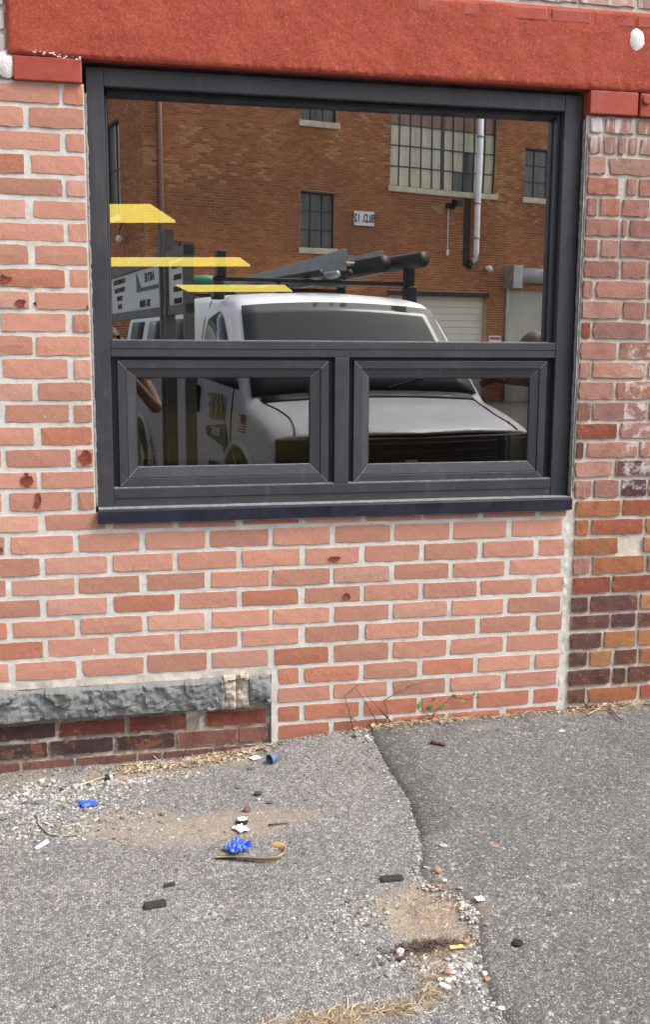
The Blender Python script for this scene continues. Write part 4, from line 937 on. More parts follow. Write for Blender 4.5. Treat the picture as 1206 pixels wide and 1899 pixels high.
# ------------------------------------------------------------------ people
M['skin'] = worn('brown_skin', (.20, .105, .065), .5, .1, 20, .1); M['darkcloth'] = worn('dark_cloth', (.018, .018, .022), .9, .3, 20, .4); M['jeans'] = worn('dark_jeans', (.03, .035, .05), .9, .3, 20, .4); M['hair'] = worn('dark_brown_hair', (.045, .028, .02), .7, .3, 90, .6); M['eye'] = worn('eye_dark', (.02, .015, .01), .2)
def person(label, J, R, E, parts, look, loc, root, headc, hr):
    """J joints, R radii, E edges; parts(p) -> material index for a body point"""
    ids = list(J); me = bpy.data.meshes.new('skeleton'); me.from_pydata([J[k] for k in ids], [(ids.index(a), ids.index(b)) for a, b in E], [])
    o = bpy.data.objects.new('skeleton', me); C.objects.link(o); s = o.modifiers.new('skin', 'SKIN'); s.use_smooth_shade = True
    for k, d in zip(ids, me.skin_vertices[0].data):
        r = R.get(k, .05); d.radius = (r, r) if not isinstance(r, tuple) else r; d.use_root = (k == root)
    su = o.modifiers.new('sub', 'SUBSURF'); su.levels = su.render_levels = 2
    bpy.context.view_layer.update(); me2 = bpy.data.meshes.new_from_object(o.evaluated_get(bpy.context.evaluated_depsgraph_get())); bpy.data.objects.remove(o)
    for mm in ('skin', 'darkcloth', 'jeans', 'trim'): me2.materials.append(M[mm])
    for p in me2.polygons: p.material_index = parts(p.center); p.use_smooth = True
    b = bpy.data.objects.new('person', me2); link(b); tag(b, label, 'person')
    # hair cap, eyes, ears on the head
    hc = Vector(headc); f = Vector(look).normalized(); rt = f.cross(Vector((0, 0, 1))).normalized()
    V = []; F = []; nu, nv = 20, 10
    for j in range(nv+1):
        for i in range(nu):
            a = 2*pi*i/nu; el = pi/2-(j/nv)*(pi*.62 if cos(a) < .3 else pi*.36); rr = hr*1.05*(1+.02*fn(i, j, 3, .9))
            d = f*cos(a)*cos(el)+rt*sin(a)*cos(el)+Vector((0, 0, 1))*sin(el); V.append(hc+Vector((d.x*rr, d.y*rr, d.z*rr*1.22)))
    F = [(j*nu+i, j*nu+(i+1) % nu, (j+1)*nu+(i+1) % nu, (j+1)*nu+i) for j in range(nv) for i in range(nu)]
    quick('hair', V, F, M['hair'], b)
    for s_ in (-1, 1):
        e = hc+f*hr*.93+rt*s_*hr*.36; MB().tube([e-f*.004, e+f*.008], [.012, .008], 10).build('eye', M['eye'], b, smooth=True)
        e = hc+rt*s_*hr*1.02; MB().tube([e+Vector((0, 0, .03)), e+rt*s_*.012, e-Vector((0, 0, .03))], [.008, .014, .008], 8).build('ear', M['skin'], b, smooth=True)
    nse = hc+f*hr*1.0; MB().tube([nse+Vector((0, 0, .02)), nse+f*.018-Vector((0, 0, .018))], [.008, .014], 8).build('nose', M['skin'], b, smooth=True)
    ml = hc+f*hr*.90-Vector((0, 0, hr*.55)); MB().tube([ml-rt*.025, ml+f*.004, ml+rt*.025], .005, 6).build('mouth', M['redpaint'], b, smooth=True)
    return b
def fingers(J, R, E, w_, name, d, side, up, curl=.4, s=1.0):
    """palm and five fingers from the wrist w_ along d; side points to the thumb"""
    w_ = Vector(w_); d = Vector(d).normalized(); side = Vector(side).normalized(); up = Vector(up).normalized()
    J[name+'p'] = w_+d*.05*s; R[name+'p'] = (.030, .018); E.append((name+'w', name+'p'))
    for i, L_ in enumerate((.070, .078, .073, .058)):
        o = w_+d*.085*s+side*(.030-.020*i)*s; J[f'{name}{i}a'] = o; R[f'{name}{i}a'] = .0095; E.append((name+'p', f'{name}{i}a'))
        p = o
        for q in range(2):
            dd = (d*cos(curl*(q+1))-up*sin(curl*(q+1))).normalized(); p = p+dd*L_*s*.5; J[f'{name}{i}{q}'] = p; R[f'{name}{i}{q}'] = .0085-.0015*q
            E.append((f'{name}{i}{"a" if q == 0 else q-1}', f'{name}{i}{q}'))
    t0 = w_+d*.03*s+side*.035*s; J[name+'t0'] = t0; R[name+'t0'] = .011; E.append((name+'p', name+'t0'))
    J[name+'t1'] = t0+(d*.7+side*.6-up*.3).normalized()*.045; R[name+'t1'] = .009; E.append((name+'t0', name+'t1'))
# photographer right behind the camera, phone held up in both hands
gy0 = gz(0.15, -3.9)
J = dict(pel=(.16, -3.92, gy0+.92), wai=(.16, -3.93, gy0+1.08), che=(.15, -3.92, gy0+1.27), nk=(.14, -3.90, gy0+1.42), h0=(.12, -3.87, gy0+1.50), h1=(.12, -3.87, gy0+1.58), h2=(.12, -3.875, gy0+1.66),
         ls=(-.03, -3.90, gy0+1.36), le=(-.20, -3.72, gy0+1.15), lw=(-.075, -3.50, gy0+1.50), rs=(.33, -3.90, gy0+1.36), re=(.43, -3.66, gy0+1.13), rw=(.13, -3.49, gy0+1.50),
         lh=(.07, -3.92, gy0+.86), lk=(.05, -3.90, gy0+.50), la=(.04, -3.95, gy0+.09), lt=(.02, -3.80, gy0+.04), rh=(.26, -3.92, gy0+.86), rk=(.29, -3.88, gy0+.50), ra=(.30, -3.95, gy0+.09), rt=(.32, -3.80, gy0+.04))
R = dict(pel=.13, wai=.125, che=(.15, .115), nk=.055, h0=.070, h1=.083, h2=.062, ls=.065, le=.043, lw=.026, rs=.065, re=.043, rw=.026, lh=.085, lk=.058, la=.042, lt=.035, rh=.085, rk=.058, ra=.042, rt=.035)
E = [('pel', 'wai'), ('wai', 'che'), ('che', 'nk'), ('nk', 'h0'), ('h0', 'h1'), ('h1', 'h2'), ('che', 'ls'), ('ls', 'le'), ('le', 'lw'), ('che', 'rs'), ('rs', 're'), ('re', 'rw'), ('pel', 'lh'), ('lh', 'lk'), ('lk', 'la'), ('la', 'lt'), ('pel', 'rh'), ('rh', 'rk'), ('rk', 'ra'), ('ra', 'rt')]
fingers(J, R, E, J['lw'], 'l', (.45, .0, .35), (.1, .0, 1), (0, -1, 0), .6); fingers(J, R, E, J['rw'], 'r', (-.45, .0, .35), (-.1, 0, 1), (0, -1, 0), .6)
def pp(p, g=gy0):
    if p.z < g+.09: return 3
    if p.z < g+.92: return 2
    if p.z > g+1.44 and abs(p.x-.13) < .12 and p.y < -3.72: return 0
    if p.y > -3.80 and p.z > g+1.10: return 0
    return 1
person('person in dark top and jeans holding up a phone, standing well out from the wall', J, R, E, pp, (-.05, 1, -.05), None, 'pel', J['h1'], .088)
ph = empty('phone', (0, -3.455, 1.335), 0, label='black phone held up by the person behind the camera', cat='phone')
MB().box(-.038, .038, -.004, .004, -.075, .075).build('case', M['black'], ph, bevel=.004); MB().box(-.030, -.005, .0041, .006, .035, .065).build('lens_plate', M['trim'], ph, bevel=.001)
# second person leaning in beside the right end of the window
g2 = gz(2.5, -2.1)
J = dict(pel=(2.86, -2.34, g2+.88), wai=(2.82, -2.24, g2+1.02), che=(2.70, -2.12, g2+1.17), nk=(2.50, -2.04, g2+1.29), h0=(2.42, -1.97, g2+1.32), h1=(2.37, -1.93, g2+1.375), h2=(2.34, -1.92, g2+1.42),
         rs=(2.74, -1.98, g2+1.22), re=(2.50, -1.82, g2+1.205), rw=(2.16, -1.86, g2+1.225), ls=(2.64, -2.26, g2+1.20), le=(2.62, -2.28, g2+.94), lw=(2.68, -2.10, g2+.76),
         lh=(2.77, -2.36, g2+.82), lk=(2.74, -2.17, g2+.47), la=(2.78, -2.34, g2+.09), lt=(2.68, -2.22, g2+.04), rh=(2.95, -2.33, g2+.82), rk=(2.96, -2.14, g2+.47), ra=(2.98, -2.32, g2+.09), rt=(2.90, -2.19, g2+.04))
E = [('pel', 'wai'), ('wai', 'che'), ('che', 'nk'), ('nk', 'h0'), ('h0', 'h1'), ('h1', 'h2'), ('che', 'ls'), ('ls', 'le'), ('le', 'lw'), ('che', 'rs'), ('rs', 're'), ('re', 'rw'), ('pel', 'lh'), ('lh', 'lk'), ('lk', 'la'), ('la', 'lt'), ('pel', 'rh'), ('rh', 'rk'), ('rk', 'ra'), ('ra', 'rt')]
R = dict(pel=.13, wai=.125, che=(.14, .115), nk=.055, h0=.066, h1=.078, h2=.055, ls=.06, le=.042, lw=.026, rs=.06, re=.042, rw=.028, lh=.085, lk=.058, la=.042, lt=.035, rh=.085, rk=.058, ra=.042, rt=.035)
fingers(J, R, E, J['rw'], 'r', (-1, .1, .05), (0, .5, .6), (0, 0, 1), .25); fingers(J, R, E, J['lw'], 'l', (.1, .1, -1), (-.6, .6, 0), (0, 1, 0), .3)
def pp2(p, g=g2):
    if p.z < g+.09: return 3
    if p.z < g+.88 and p.y < -2.1: return 2
    if p.x < 2.54 and (p.z > g+1.30 or p.y > -1.93): return 0
    if p.z < g+.94 and p.x < 2.76 and p.y > -2.27: return 0
    return 1
person('person in dark clothes leaning forward with one bare forearm stretched to the left', J, R, E, pp2, (-.7, .6, -.2), None, 'pel', J['h1'], .082)
# ------------------------------------------------------------------ loose gravel, straw and litter
ICO = np.array([(0, 0, 1), (.89, 0, .45), (.28, .85, .45), (-.72, .53, .45), (-.72, -.53, .45), (.28, -.85, .45), (.72, .53, -.45), (-.28, .85, -.45), (-.89, 0, -.45), (-.28, -.85, -.45), (.72, -.53, -.45), (0, 0, -1)])
ICF = np.array([(0,1,2),(0,2,3),(0,3,4),(0,4,5),(0,5,1),(1,6,2),(2,7,3),(3,8,4),(4,9,5),(5,10,1),(6,7,2),(7,8,3),(8,9,4),(9,10,5),(10,6,1),(11,7,6),(11,8,7),(11,9,8),(11,10,9),(11,6,10)])
OCT = np.array([(1, 0, 0), (0, 1, 0), (-1, 0, 0), (0, -1, 0), (.1, .1, 1), (0, 0, -1.)]); OCF = np.array([(0,1,4),(1,2,4),(2,3,4),(3,0,4),(1,0,5),(2,1,5),(3,2,5),(0,3,5)])
def pebbles(name, pts, sizes, cols, label, big=False, flat=.6):
    B, Fc = (ICO, ICF) if big else (OCT, OCF); n = len(pts); nb = len(B)
    pts = np.array(pts); sizes = np.array(sizes)[:, None, None]; ang = rng.uniform(0, 2*pi, n); jit = rng.uniform(.7, 1.25, (n, nb, 3)); sc = np.stack([rng.uniform(.75, 1.4, n), rng.uniform(.6, 1.0, n), rng.uniform(flat*.6, flat*1.2, n)], 1)[:, None, :]
    v = B[None]*jit*sc; c, s = np.cos(ang)[:, None], np.sin(ang)[:, None]; x = v[..., 0]*c-v[..., 1]*s; y = v[..., 0]*s+v[..., 1]*c; v = np.stack([x, y, v[..., 2]], 2)*sizes + pts[:, None, :]
    f = Fc[None]+(np.arange(n)*nb)[:, None, None]; co = np.repeat(np.array(cols), nb, 0)
    o = quick(name, v.reshape(-1, 3), f.reshape(-1, 3), M['pebble'], cols=np.hstack([co, np.ones((len(co), 1))]), smooth=False)
    return tag(o, label, 'gravel', kind='stuff')
GC = np.array([(.40, .385, .36), (.30, .295, .28), (.20, .20, .20), (.12, .12, .125), (.50, .48, .45), (.065, .065, .07), (.34, .29, .22), (.25, .27, .29), (.62, .60, .57), (.36, .20, .14)]); GP = np.array([.19, .20, .18, .12, .1, .07, .05, .05, .035, .005])
def scatter(n, regs, smin, smax, prob=GP, dark=1.0, only=None):
    P = []; S = []; K = []; wts = np.array([r_[4] for r_ in regs], float); wts /= wts.sum()
    for _ in range(n):
        c, rx, ry, g_, _w = regs[rng.choice(len(regs), p=wts)]
        if g_: x, y = c.x+rng.normal(0, rx*.5), c.y+rng.normal(0, ry*.5)
        else: x, y = c.x+rng.uniform(-rx, rx), c.y+rng.uniform(-ry, ry)
        if y > -.004: continue
        right = x > bnd_x(y)
        if only == 'L' and right: continue
        if only == 'R' and not right: continue
        s = smin+(smax-smin)*rng.random()**2.5; P.append((x, y, top_z(x, y)+s*.12)); S.append(s); K.append(GC[rng.choice(len(GC), p=prob)]*dark*rng.uniform(.85, 1.1))
    return P, S, K
reg = lambda px, py, rx, ry, g_, w_: (ghit(px, py), rx, ry, g_, w_)
allr = [(Vector((.6, -.85, 0)), 1.7, .85, False, 1)]
pebbles('gravel', *scatter(26000, allr, .0013, .0042, only='L'), 'fine pale grit embedded all over the worn grey asphalt')
pebbles('gravel', *scatter(9000, allr, .0012, .0034, dark=.75, only='R'), 'fine grit embedded in the darker asphalt overlay')
P_, S_, K_ = scatter(5200, [reg(80, 1480, .30, .12, True, 3), reg(90, 1530, .35, .14, True, 2), reg(230, 1450, .25, .03, True, 1.6), reg(380, 1415, .16, .03, True, .8), reg(650, 1700, .09, .12, True, .45)], .0022, .0075, only='L')
pebbles('gravel', P_, S_, K_, 'loose mixed gravel gathered below the stone ledge at left', big=True)
P_, S_, K_ = scatter(620, [reg(855, 1805, .035, .05, True, 2), reg(740, 1790, .07, .07, True, 1.3), reg(870, 1690, .02, .06, True, .8), reg(680, 1370, .04, .03, True, .6)], .002, .0085)
pebbles('gravel', P_, S_, K_, 'loose stones and chips round the tan dirt patch', big=True)
P_, S_, K_ = [], [], []
for i in range(len(BND)-1):
    for k in range(34):
        t = random.random(); a, b = BND[i], BND[i+1]; p = gpt(a[0]+(b[0]-a[0])*t+random.gauss(-3, 7), a[1]+(b[1]-a[1])*t+random.gauss(0, 5)); s = random.uniform(.002, .006)
        if p.y < -.01: P_.append((p.x, p.y, p.z+s*.2)); S_.append(s); K_.append(GC[rng.choice(len(GC), p=GP)])
pebbles('gravel', P_, S_, K_, 'small stones caught along the edge of the asphalt overlay', big=True)
P_, S_, K_ = [], [], []
for k in range(1500):
    x = random.uniform(-1.2, 2.6); s = random.uniform(.0015, .006); y = -.006-abs(random.gauss(0, .022))
    P_.append((x, y, top_z(x, y)+s*.3)); S_.append(s); K_.append(GC[rng.choice(len(GC), p=GP)]*.8 if random.random() < .6 else np.array((.30, .22, .15)))
pebbles('gravel', P_, S_, K_, 'crumbs of mortar and grit along the foot of the wall', big=True)
# pale flecks on the right surface
P_, S_, K_ = scatter(420, allr, .003, .0065, only='R'); pebbles('gravel', P_, S_, [np.array(random.choice([(.42, .41, .38), (.52, .49, .42), (.30, .33, .35), (.40, .30, .20)])) for _ in P_], 'scattered paler stones on the darker asphalt', big=True)
def blades(name, regs, n, lmin, lmax, cols, label, up=.35, wid=.0009):
    V = []; F = []; K = []
    wts = np.array([r_[4] for r_ in regs], float); wts /= wts.sum()
    for _ in range(n):
        c, rx, ry, g_, _w = regs[rng.choice(len(regs), p=wts)]; x, y = (c.x+rng.normal(0, rx*.5), c.y+rng.normal(0, ry*.5))
        if y > -.006: y = -.006-abs(y)*.3
        L_ = random.uniform(lmin, lmax); a = random.uniform(0, 2*pi); cv = random.uniform(-1.8, 1.8); e = random.uniform(-.05, up); w_ = wid*random.uniform(.6, 1.8); col = random.choice(cols); v = random.uniform(.8, 1.2)
        p = Vector((x, y, top_z(x, y)+.001)); b = len(V)
        for k in range(4):
            d = Vector((cos(a+cv*k/3), sin(a+cv*k/3), 0)); nrm = Vector((-d.y, d.x, .5))*w_*(1-k*.22)
            V += [p-nrm, p+nrm]; p = p+d*L_/3+Vector((0, 0, e*L_/3*(1-k*.6)))
            if p.y > -.003: p.y = -.003
        F += [(b+2*k, b+2*k+1, b+2*k+3, b+2*k+2) for k in range(3)]; K += [(*[q*v for q in col], 1)]*8
    return tag(quick(name, V, F, M['straw'], cols=K, smooth=False), label, 'dry grass', kind='stuff')
SC = [(.42, .33, .20), (.50, .42, .28), (.33, .25, .15), (.25, .17, .10), (.56, .50, .38)]
blades('dry_grass', [reg(350, 1418, .16, .03, True, 3), reg(430, 1398, .10, .03, True, 3), reg(250, 1425, .1, .02, True, 1)], 1500, .012, .06, SC, 'dry straw and plant litter heaped under the dark base bricks')
blades('dry_grass', [reg(770, 1345, .12, .02, True, 2), reg(720, 1350, .06, .03, True, 2), reg(900, 1335, .2, .012, True, 1.2), reg(1120, 1318, .16, .02, True, 2.4)], 1100, .012, .055, SC+[(.12, .075, .05)]*2, 'dry brown stalks along the wall above the darker asphalt', up=.6)
blades('dry_grass', [reg(800, 1680, .09, .10, True, 2), reg(805, 1765, .07, .022, True, 3), reg(820, 1810, .05, .05, True, 2)], 750, .008, .035, SC+[(.10, .065, .045)], 'matted dry grass on the tan dirt patch', up=.25, wid=.0006)
blades('dry_grass', [reg(600, 1892, .12, .03, True, 3), reg(740, 1872, .06, .02, True, 1.5), reg(800, 1840, .03, .04, True, 1)], 800, .01, .045, SC+[(.30, .21, .12)]*2, 'golden dry grass clump at the bottom edge', up=.5, wid=.0007)
blades('dead_roots', [reg(790, 1757, .075, .010, True, 1)], 420, .01, .04, [(.06, .035, .025), (.10, .06, .04)], 'dark dead roots along the lower lip of the dirt patch', up=.5, wid=.0012)
M['moss'] = worn('ochre_moss', (.22, .15, .04), .95, .4, 90, 1, dist=.003)
# leaf litter flakes
V = []; F = []; K = []
for _ in range(420):
    cx_, cy_, rx_, ry_ = random.choice([(350, 1418, .14, .03), (430, 1402, .11, .028), (300, 1425, .1, .02), (780, 1345, .12, .02), (1130, 1315, .14, .018), (690, 1352, .05, .02)])
    c = ghit(cx_, cy_); x, y = c.x+random.gauss(0, rx_*.6), min(-.008, c.y+random.gauss(0, ry_*.6)); s = random.uniform(.003, .013); z = top_z(x, y)+.003+s*.3; tl = Vector((random.uniform(-.5, .5), random.uniform(-.5, .5), 1)).normalized(); a = tl.orthogonal().normalized(); b2 = tl.cross(a); th0 = random.uniform(0, 6.28); n0 = len(V)
    for k in range(6): t = th0+k*pi/3; r_ = s*random.uniform(.5, 1.1); V.append(Vector((x, y, z))+a*cos(t)*r_+b2*sin(t)*r_*.7+tl*random.uniform(-.2, .2)*s)
    F += [(n0, n0+1, n0+2), (n0, n0+2, n0+3), (n0, n0+3, n0+4), (n0, n0+4, n0+5)]; col = random.choice([(.48, .37, .26), (.40, .28, .18), (.55, .46, .36), (.30, .16, .10), (.42, .25, .18)]); K += [(*col, 1)]*6
tag(quick('leaf_litter', V, F, M['pebble'], cols=K, smooth=False), 'broken dry leaves and flakes lying along the foot of the wall', 'leaf litter', kind='stuff')
# crumpled sheets
def crumple(name, px, py, w_, d_, h_, mat, seed, label, cat, rot=0, n=9):
    p = gpt(px, py); V = []; r = random.Random(seed)
    for j in range(n+1):
        for i in range(n+1):
            u, v = i/n-.5, j/n-.5; k = 1+.25*fn(u, v, seed, 4, 2)
            if abs(u) > .49 or abs(v) > .49: k *= r.uniform(.78, 1.08)
            x, y = u*w_*k, v*d_*k; z = h_*(.35+.8*abs(fn(u, v, seed+3, 3.2, 3)))*(1-1.6*max(abs(u), abs(v))**2*2*.6)
            V.append((x, y, max(0, z)+.0015))
    F = [(j*(n+1)+i, j*(n+1)+i+1, (j+1)*(n+1)+i+1, (j+1)*(n+1)+i) for j in range(n) for i in range(n)]
    o = quick(name, V, F, mat, smooth=False); o.location = p; o.rotation_euler = (0, 0, rot); s = o.modifiers.new('solid', 'SOLIDIFY'); s.thickness = .0006
    return tag(o, label, cat)
M['blue'] = worn('blue_nitrile', (.03, .10, .55), .4, .15, 40, .2); M['paper'] = worn('dirty_white_paper', (.68, .70, .74), .8, .1, 60, .3)
crumple('blue_scrap', 163, 1493, .052, .048, .016, M['blue'], 4, 'flat crumpled bright blue plastic scrap in the gravel at left', 'plastic scrap', .2)
crumple('blue_scrap', 441, 1578, .062, .060, .040, M['blue'], 9, 'standing crumpled bright blue plastic scrap touching the tan strap', 'plastic scrap', .5)
crumple('paper_scrap', 446, 1540, .036, .05, .016, M['paper'], 12, 'folded white paper scrap just above the blue scrap', 'paper scrap', .4)
crumple('paper_scrap', 473, 1407, .034, .03, .010, M['white'], 15, 'white paper scrap near the wall beside the dark bottle cap', 'paper scrap', .5)
crumple('plastic_flake', 890, 1675, .022, .024, .008, M['paper'], 18, 'pale blue white plastic flake at the right edge of the dirt patch', 'plastic scrap', .1)
crumple('leaf', 1043, 1361, .022, .018, .004, worn('cream_dry_leaf', (.62, .52, .36), .8, .1), 21, 'small cream dry leaf on the darker asphalt at upper right', 'leaf', .3)
# caps
p = gpt(449, 1526); t = empty('bottle_cap', p+Vector((0, 0, .006)), .3, label='white cap with a black rim above the folded paper', cat='cap')
MB().tube([(0, 0, -.006), (0, 0, .004)], .017, 20).build('rim', M['black'], t, bevel=.002); MB().tube([(0, 0, .0045), (0, .001, .010)], [.0165, .012], 20).build('top', M['white'], t, bevel=.002)
M['bluegrey'] = worn('blue_grey_plastic', (.10, .14, .24), .5, .2)
p = gpt(507, 1413); t = empty('plastic_cup', p+Vector((0, 0, .014)), .1, label='small dark blue grey plastic cup lying on its side near the wall', cat='cup')
N_ = 20; V = []; F = []
for (x, r_) in ((-.018, .016), (.014, .013), (.016, .010), (.013, .010), (-.018, .0145)): V += [(x, r_*cos(2*pi*k/N_), r_*sin(2*pi*k/N_)) for k in range(N_)]
for i in range(4): F += [(i*N_+k, i*N_+(k+1) % N_, (i+1)*N_+(k+1) % N_, (i+1)*N_+k) for k in range(N_)]
F += [tuple(2*N_+k for k in range(N_))]; c_ = quick('shell', V, F, M['bluegrey'], t); c_.rotation_euler = (0, 0, .5)
MB().tube([(.0128, 0, 0), (.0125, 0, 0)], .0095, 16).build('inside', M['black'], t).rotation_euler = (0, 0, .5)
# black strips with fine ribs
def strip(px, py, L_, W_, H_, rot, label, mat='black', name='rubber_strip', ribs=5):
    t = empty(name, gpt(px, py)+Vector((0, 0, .001)), rot, label=label, cat='strip')
    MB().box(-L_/2, L_/2, -W_/2, W_/2, 0, H_*.7).build('base', M[mat], t, bevel=.001)
    for k in range(ribs): y = -W_/2+W_*(k+.5)/ribs; MB().box(-L_/2+.001, L_/2-.0005*(k % 2), y-W_/ribs*.3, y+W_/ribs*.3, H_*.7, H_).build('rib', M[mat], t)
M['char'] = worn('weathered_black_rubber', (.035, .035, .037), .75, .4, 90, .5)
strip(287, 1681, .054, .022, .010, .12, 'thick black ribbed rubber strip on the grey asphalt at lower left', 'char')
strip(314, 1643, .028, .012, .006, .1, 'tiny black rubber strip above the thick one', 'char', ribs=3)
strip(727, 1631, .058, .024, .006, -.08, 'flat black ribbed strip left of the dirt patch', 'char', ribs=6)
def stone(px, py, s, col, label, seed, flat=.6, sx=1.0, rot=0.0, name='stone', cat='stone'):
    r = random.Random(int(seed*10)+3); V = []
    for d in ICO: k = s*r.uniform(.72, 1.12); V.append((d[0]*k*sx, d[1]*k, max(-.5, min(.75, d[2]))*k*flat*1.3))
    F = ICF.tolist()
    key = 'st%s' % (col,)
    if key not in M: M[key] = worn('stone_tone', col, .8, .25, 60, .5)
    o = quick(name, V, F, M[key], smooth=False); bv = o.modifiers.new('bevel', 'BEVEL'); bv.width = s*.12; bv.segments = 1; bv.limit_method = 'NONE'; p = gpt(px, py); o.location = p+Vector((0, 0, s*flat*.55)); o.rotation_euler = (0, 0, rot); return tag(o, label, cat)
for i, a in enumerate([
    (75, 1491, .016, (.13, .13, .135), 'dark grey oblong stone in the gravel at far left', .5, 1.5, -.1), (44, 1491, .011, (.06, .06, .07), 'small blackish blue chip left of the oblong dark stone', .4, 1.6, .2),
    (300, 1512, .009, (.11, .11, .115), 'small dark stone in the middle of the sandy strip', .7, 1.0, 0), (465, 1427, .013, (.09, .09, .09), 'dark lump just below the white paper by the wall', .4, 1.3, 0),
    (478, 1474, .013, (.05, .042, .035), 'short black brown block in line above the caps', .6, 1.2, .1), (480, 1484, .007, (.55, .42, .24), 'tiny tan crumb under the black brown block', .6, 1.0, 0),
    (502, 1490, .012, (.10, .085, .08), 'dark brown flat chip right of the black brown block', .4, 1.4, -.3), (459, 1504, .015, (.14, .07, .045), 'rust brown lump above the black rimmed cap', .6, 1.2, .3),
    (443, 1462, .010, (.12, .12, .12), 'grey black crumb up and left of the brown block', .5, 1.2, 0),
    (960, 1758, .016, (.012, .012, .013), 'black triangular chip on the darker asphalt at lower right', .4, 1.1, .4), (742, 1769, .012, (.62, .53, .42), 'round cream pebble left of the lower dirt', .8, 1.0, 0),
    (744, 1781, .012, (.03, .03, .035), 'black chip tucked under the cream pebble', .5, 1.1, -.5), (748, 1785, .006, (.7, .7, .72), 'tiny white chip on the black chip under the cream pebble', .7, 1.2, -.5),
    (868, 1792, .015, (.30, .35, .35), 'pale grey green slate chip below the dirt patch', .3, 1.2, .3), (826, 1832, .009, (.74, .75, .78), 'long white chip at the lower edge of the loose stones', .7, 2.0, -.9),
    (880, 1822, .012, (.26, .29, .32), 'blue grey chip beside the orange crumbs', .4, 1.1, .1), (812, 1623, .013, (.36, .19, .15), 'pink brick chip above the dirt patch', .6, 1.1, .2),
    (816, 1646, .010, (.36, .17, .11), 'orange brick crumb under the pink chip', .6, 1.0, .2), (825, 1641, .007, (.68, .68, .64), 'small white pebble right of the orange brick crumb', .7, 1.1, 0),
    (865, 1749, .010, (.36, .17, .11), 'orange brick crumb above the yellow sliver', .6, 1.1, .6), (830, 1806, .010, (.34, .16, .11), 'orange brick crumb among the loose stones', .6, 1.1, 0),
    (905, 1819, .009, (.34, .16, .11), 'orange brick crumb right of the blue grey chip', .6, 1.1, 1.0), (932, 1873, .010, (.72, .72, .72), 'white chip on the crack at the bottom right', .5, 1.5, -.6),
    (900, 1809, .008, (.66, .67, .70), 'white pebble above the rightmost orange crumb', .8, 1.0, 0), (832, 1821, .009, (.60, .57, .47), 'cream pebble just above the long white chip', .7, 1.2, 0),
    (842, 1818, .007, (.60, .57, .47), 'small cream pebble right of its larger twin', .7, 1.0, 0), (77, 1452, .012, (.55, .53, .49), 'pale round stone in the gravel by the wall at far left', .8, 1.0, 0),
    (97, 1452, .013, (.34, .38, .43), 'pale blue grey stone in the gravel by the wall', .7, 1.1, 0), (47, 1476, .011, (.60, .58, .54), 'whitish stone above the blackish blue chip', .7, 1.2, 0),
    (114, 1467, .008, (.02, .02, .02), 'small black pebble in the gravel at left', .8, 1.0, 0), (163, 1457, .010, (.05, .05, .055), 'black stone below the long straw', .6, 1.1, 0), (225, 1443, .016, (.34, .20, .14), 'reddish brown flake right of the black cap', .3, 1.5, .2),
    (662, 1366, .017, (.17, .175, .18), 'grey stone by the wall where the two asphalts meet', .6, 1.0, .3), (822, 1575, .012, (.36, .37, .30), 'pale olive chip right of the tar edge', .3, 1.2, 0), (920, 1575, .014, (.24, .17, .12), 'rusty orange smudge of brick on the darker asphalt', .15, 1.4, 0)]):
    stone(a[0], a[1], a[2], a[3], a[4], i*3.7, a[5], a[6], a[7])
t = empty('bottle_cap', gpt(199, 1447)+Vector((0, 0, .009)), 0, label='black cap with a white stub lying by the dark base bricks', cat='cap')
MB().tube([(-.008, 0, 0), (.006, 0, 0)], .011, 16).build('shell', M['black'], t, bevel=.002); MB().tube([(.007, 0, 0), (.016, .002, 0)], .007, 12).build('stub', M['white'], t, bevel=.002)
p = gpt(847, 1760); tag(MB().box(-.016, .016, -.006, .006, 0, .003).build('yellow_sliver', worn('yellow_wood', (.66, .50, .18), .7, .1), bevel=.001, loc=p+Vector((0, 0, .004))), 'small yellow sliver under the lip of the dirt patch', 'sliver')
def twig(pts, r, col, label, name='twig', cat='twig', lift=.004, taper=.4):
    key = 'tw%s' % (col,)
    if key not in M: M[key] = worn('twig_tone', col, .85, .3, 90, .6)
    P = [gpt(*q)+Vector((0, 0, lift)) for q in pts]; Q = []
    for a, b in zip(P[:-1], P[1:]):
        for k in range(4): Q.append(a.lerp(b, k/4)+Vector((random.uniform(-1, 1), random.uniform(-1, 1), 0))*.0008)
    Q.append(P[-1]); n_ = len(Q); return tag(MB().tube(Q, [r*(1-taper*i/n_) for i in range(n_)], 6).build(name, M[key], smooth=True), label, cat)
twig([(498, 1532), (535, 1528)], .0026, (.11, .06, .045), 'thin dark straight twig right of the white cap')
twig([(800, 1384), (826, 1389)], .007, (.10, .055, .045), 'short thick reddish brown stick on the darker asphalt', taper=.1, lift=.006)
twig([(68, 1512), (72, 1532), (90, 1549), (115, 1553), (150, 1549)], .0036, (.27, .24, .21), 'grey curved twig in the gravel at left')
twig([(80, 1527), (98, 1534)], .0028, (.60, .56, .48), 'short pale stick above the curved grey twig')
twig([(135, 1462), (213, 1436)], .0026, (.50, .40, .26), 'long pale straw pointing up to the black cap')
twig([(215, 1421), (285, 1418)], .0022, (.48, .39, .26), 'horizontal straw against the foot of the base bricks')
twig([(272, 1397), (303, 1424)], .0022, (.52, .44, .32), 'pale straw leaning over the base bricks', lift=.012)
twig([(65, 1577), (80, 1568), (88, 1563)], .005, (.66, .69, .75), 'white and grey feather in the gravel at far left', name='feather', cat='feather', taper=-.6)
twig([(1090, 1335), (1120, 1318), (1142, 1328)], .0028, (.40, .28, .15), 'bent brown stalk by the old wall at right', lift=.01)
twig([(1128, 1320), (1150, 1342), (1158, 1345)], .0035, (.20, .11, .07), 'dark curled stalk by the old wall at far right', lift=.01)
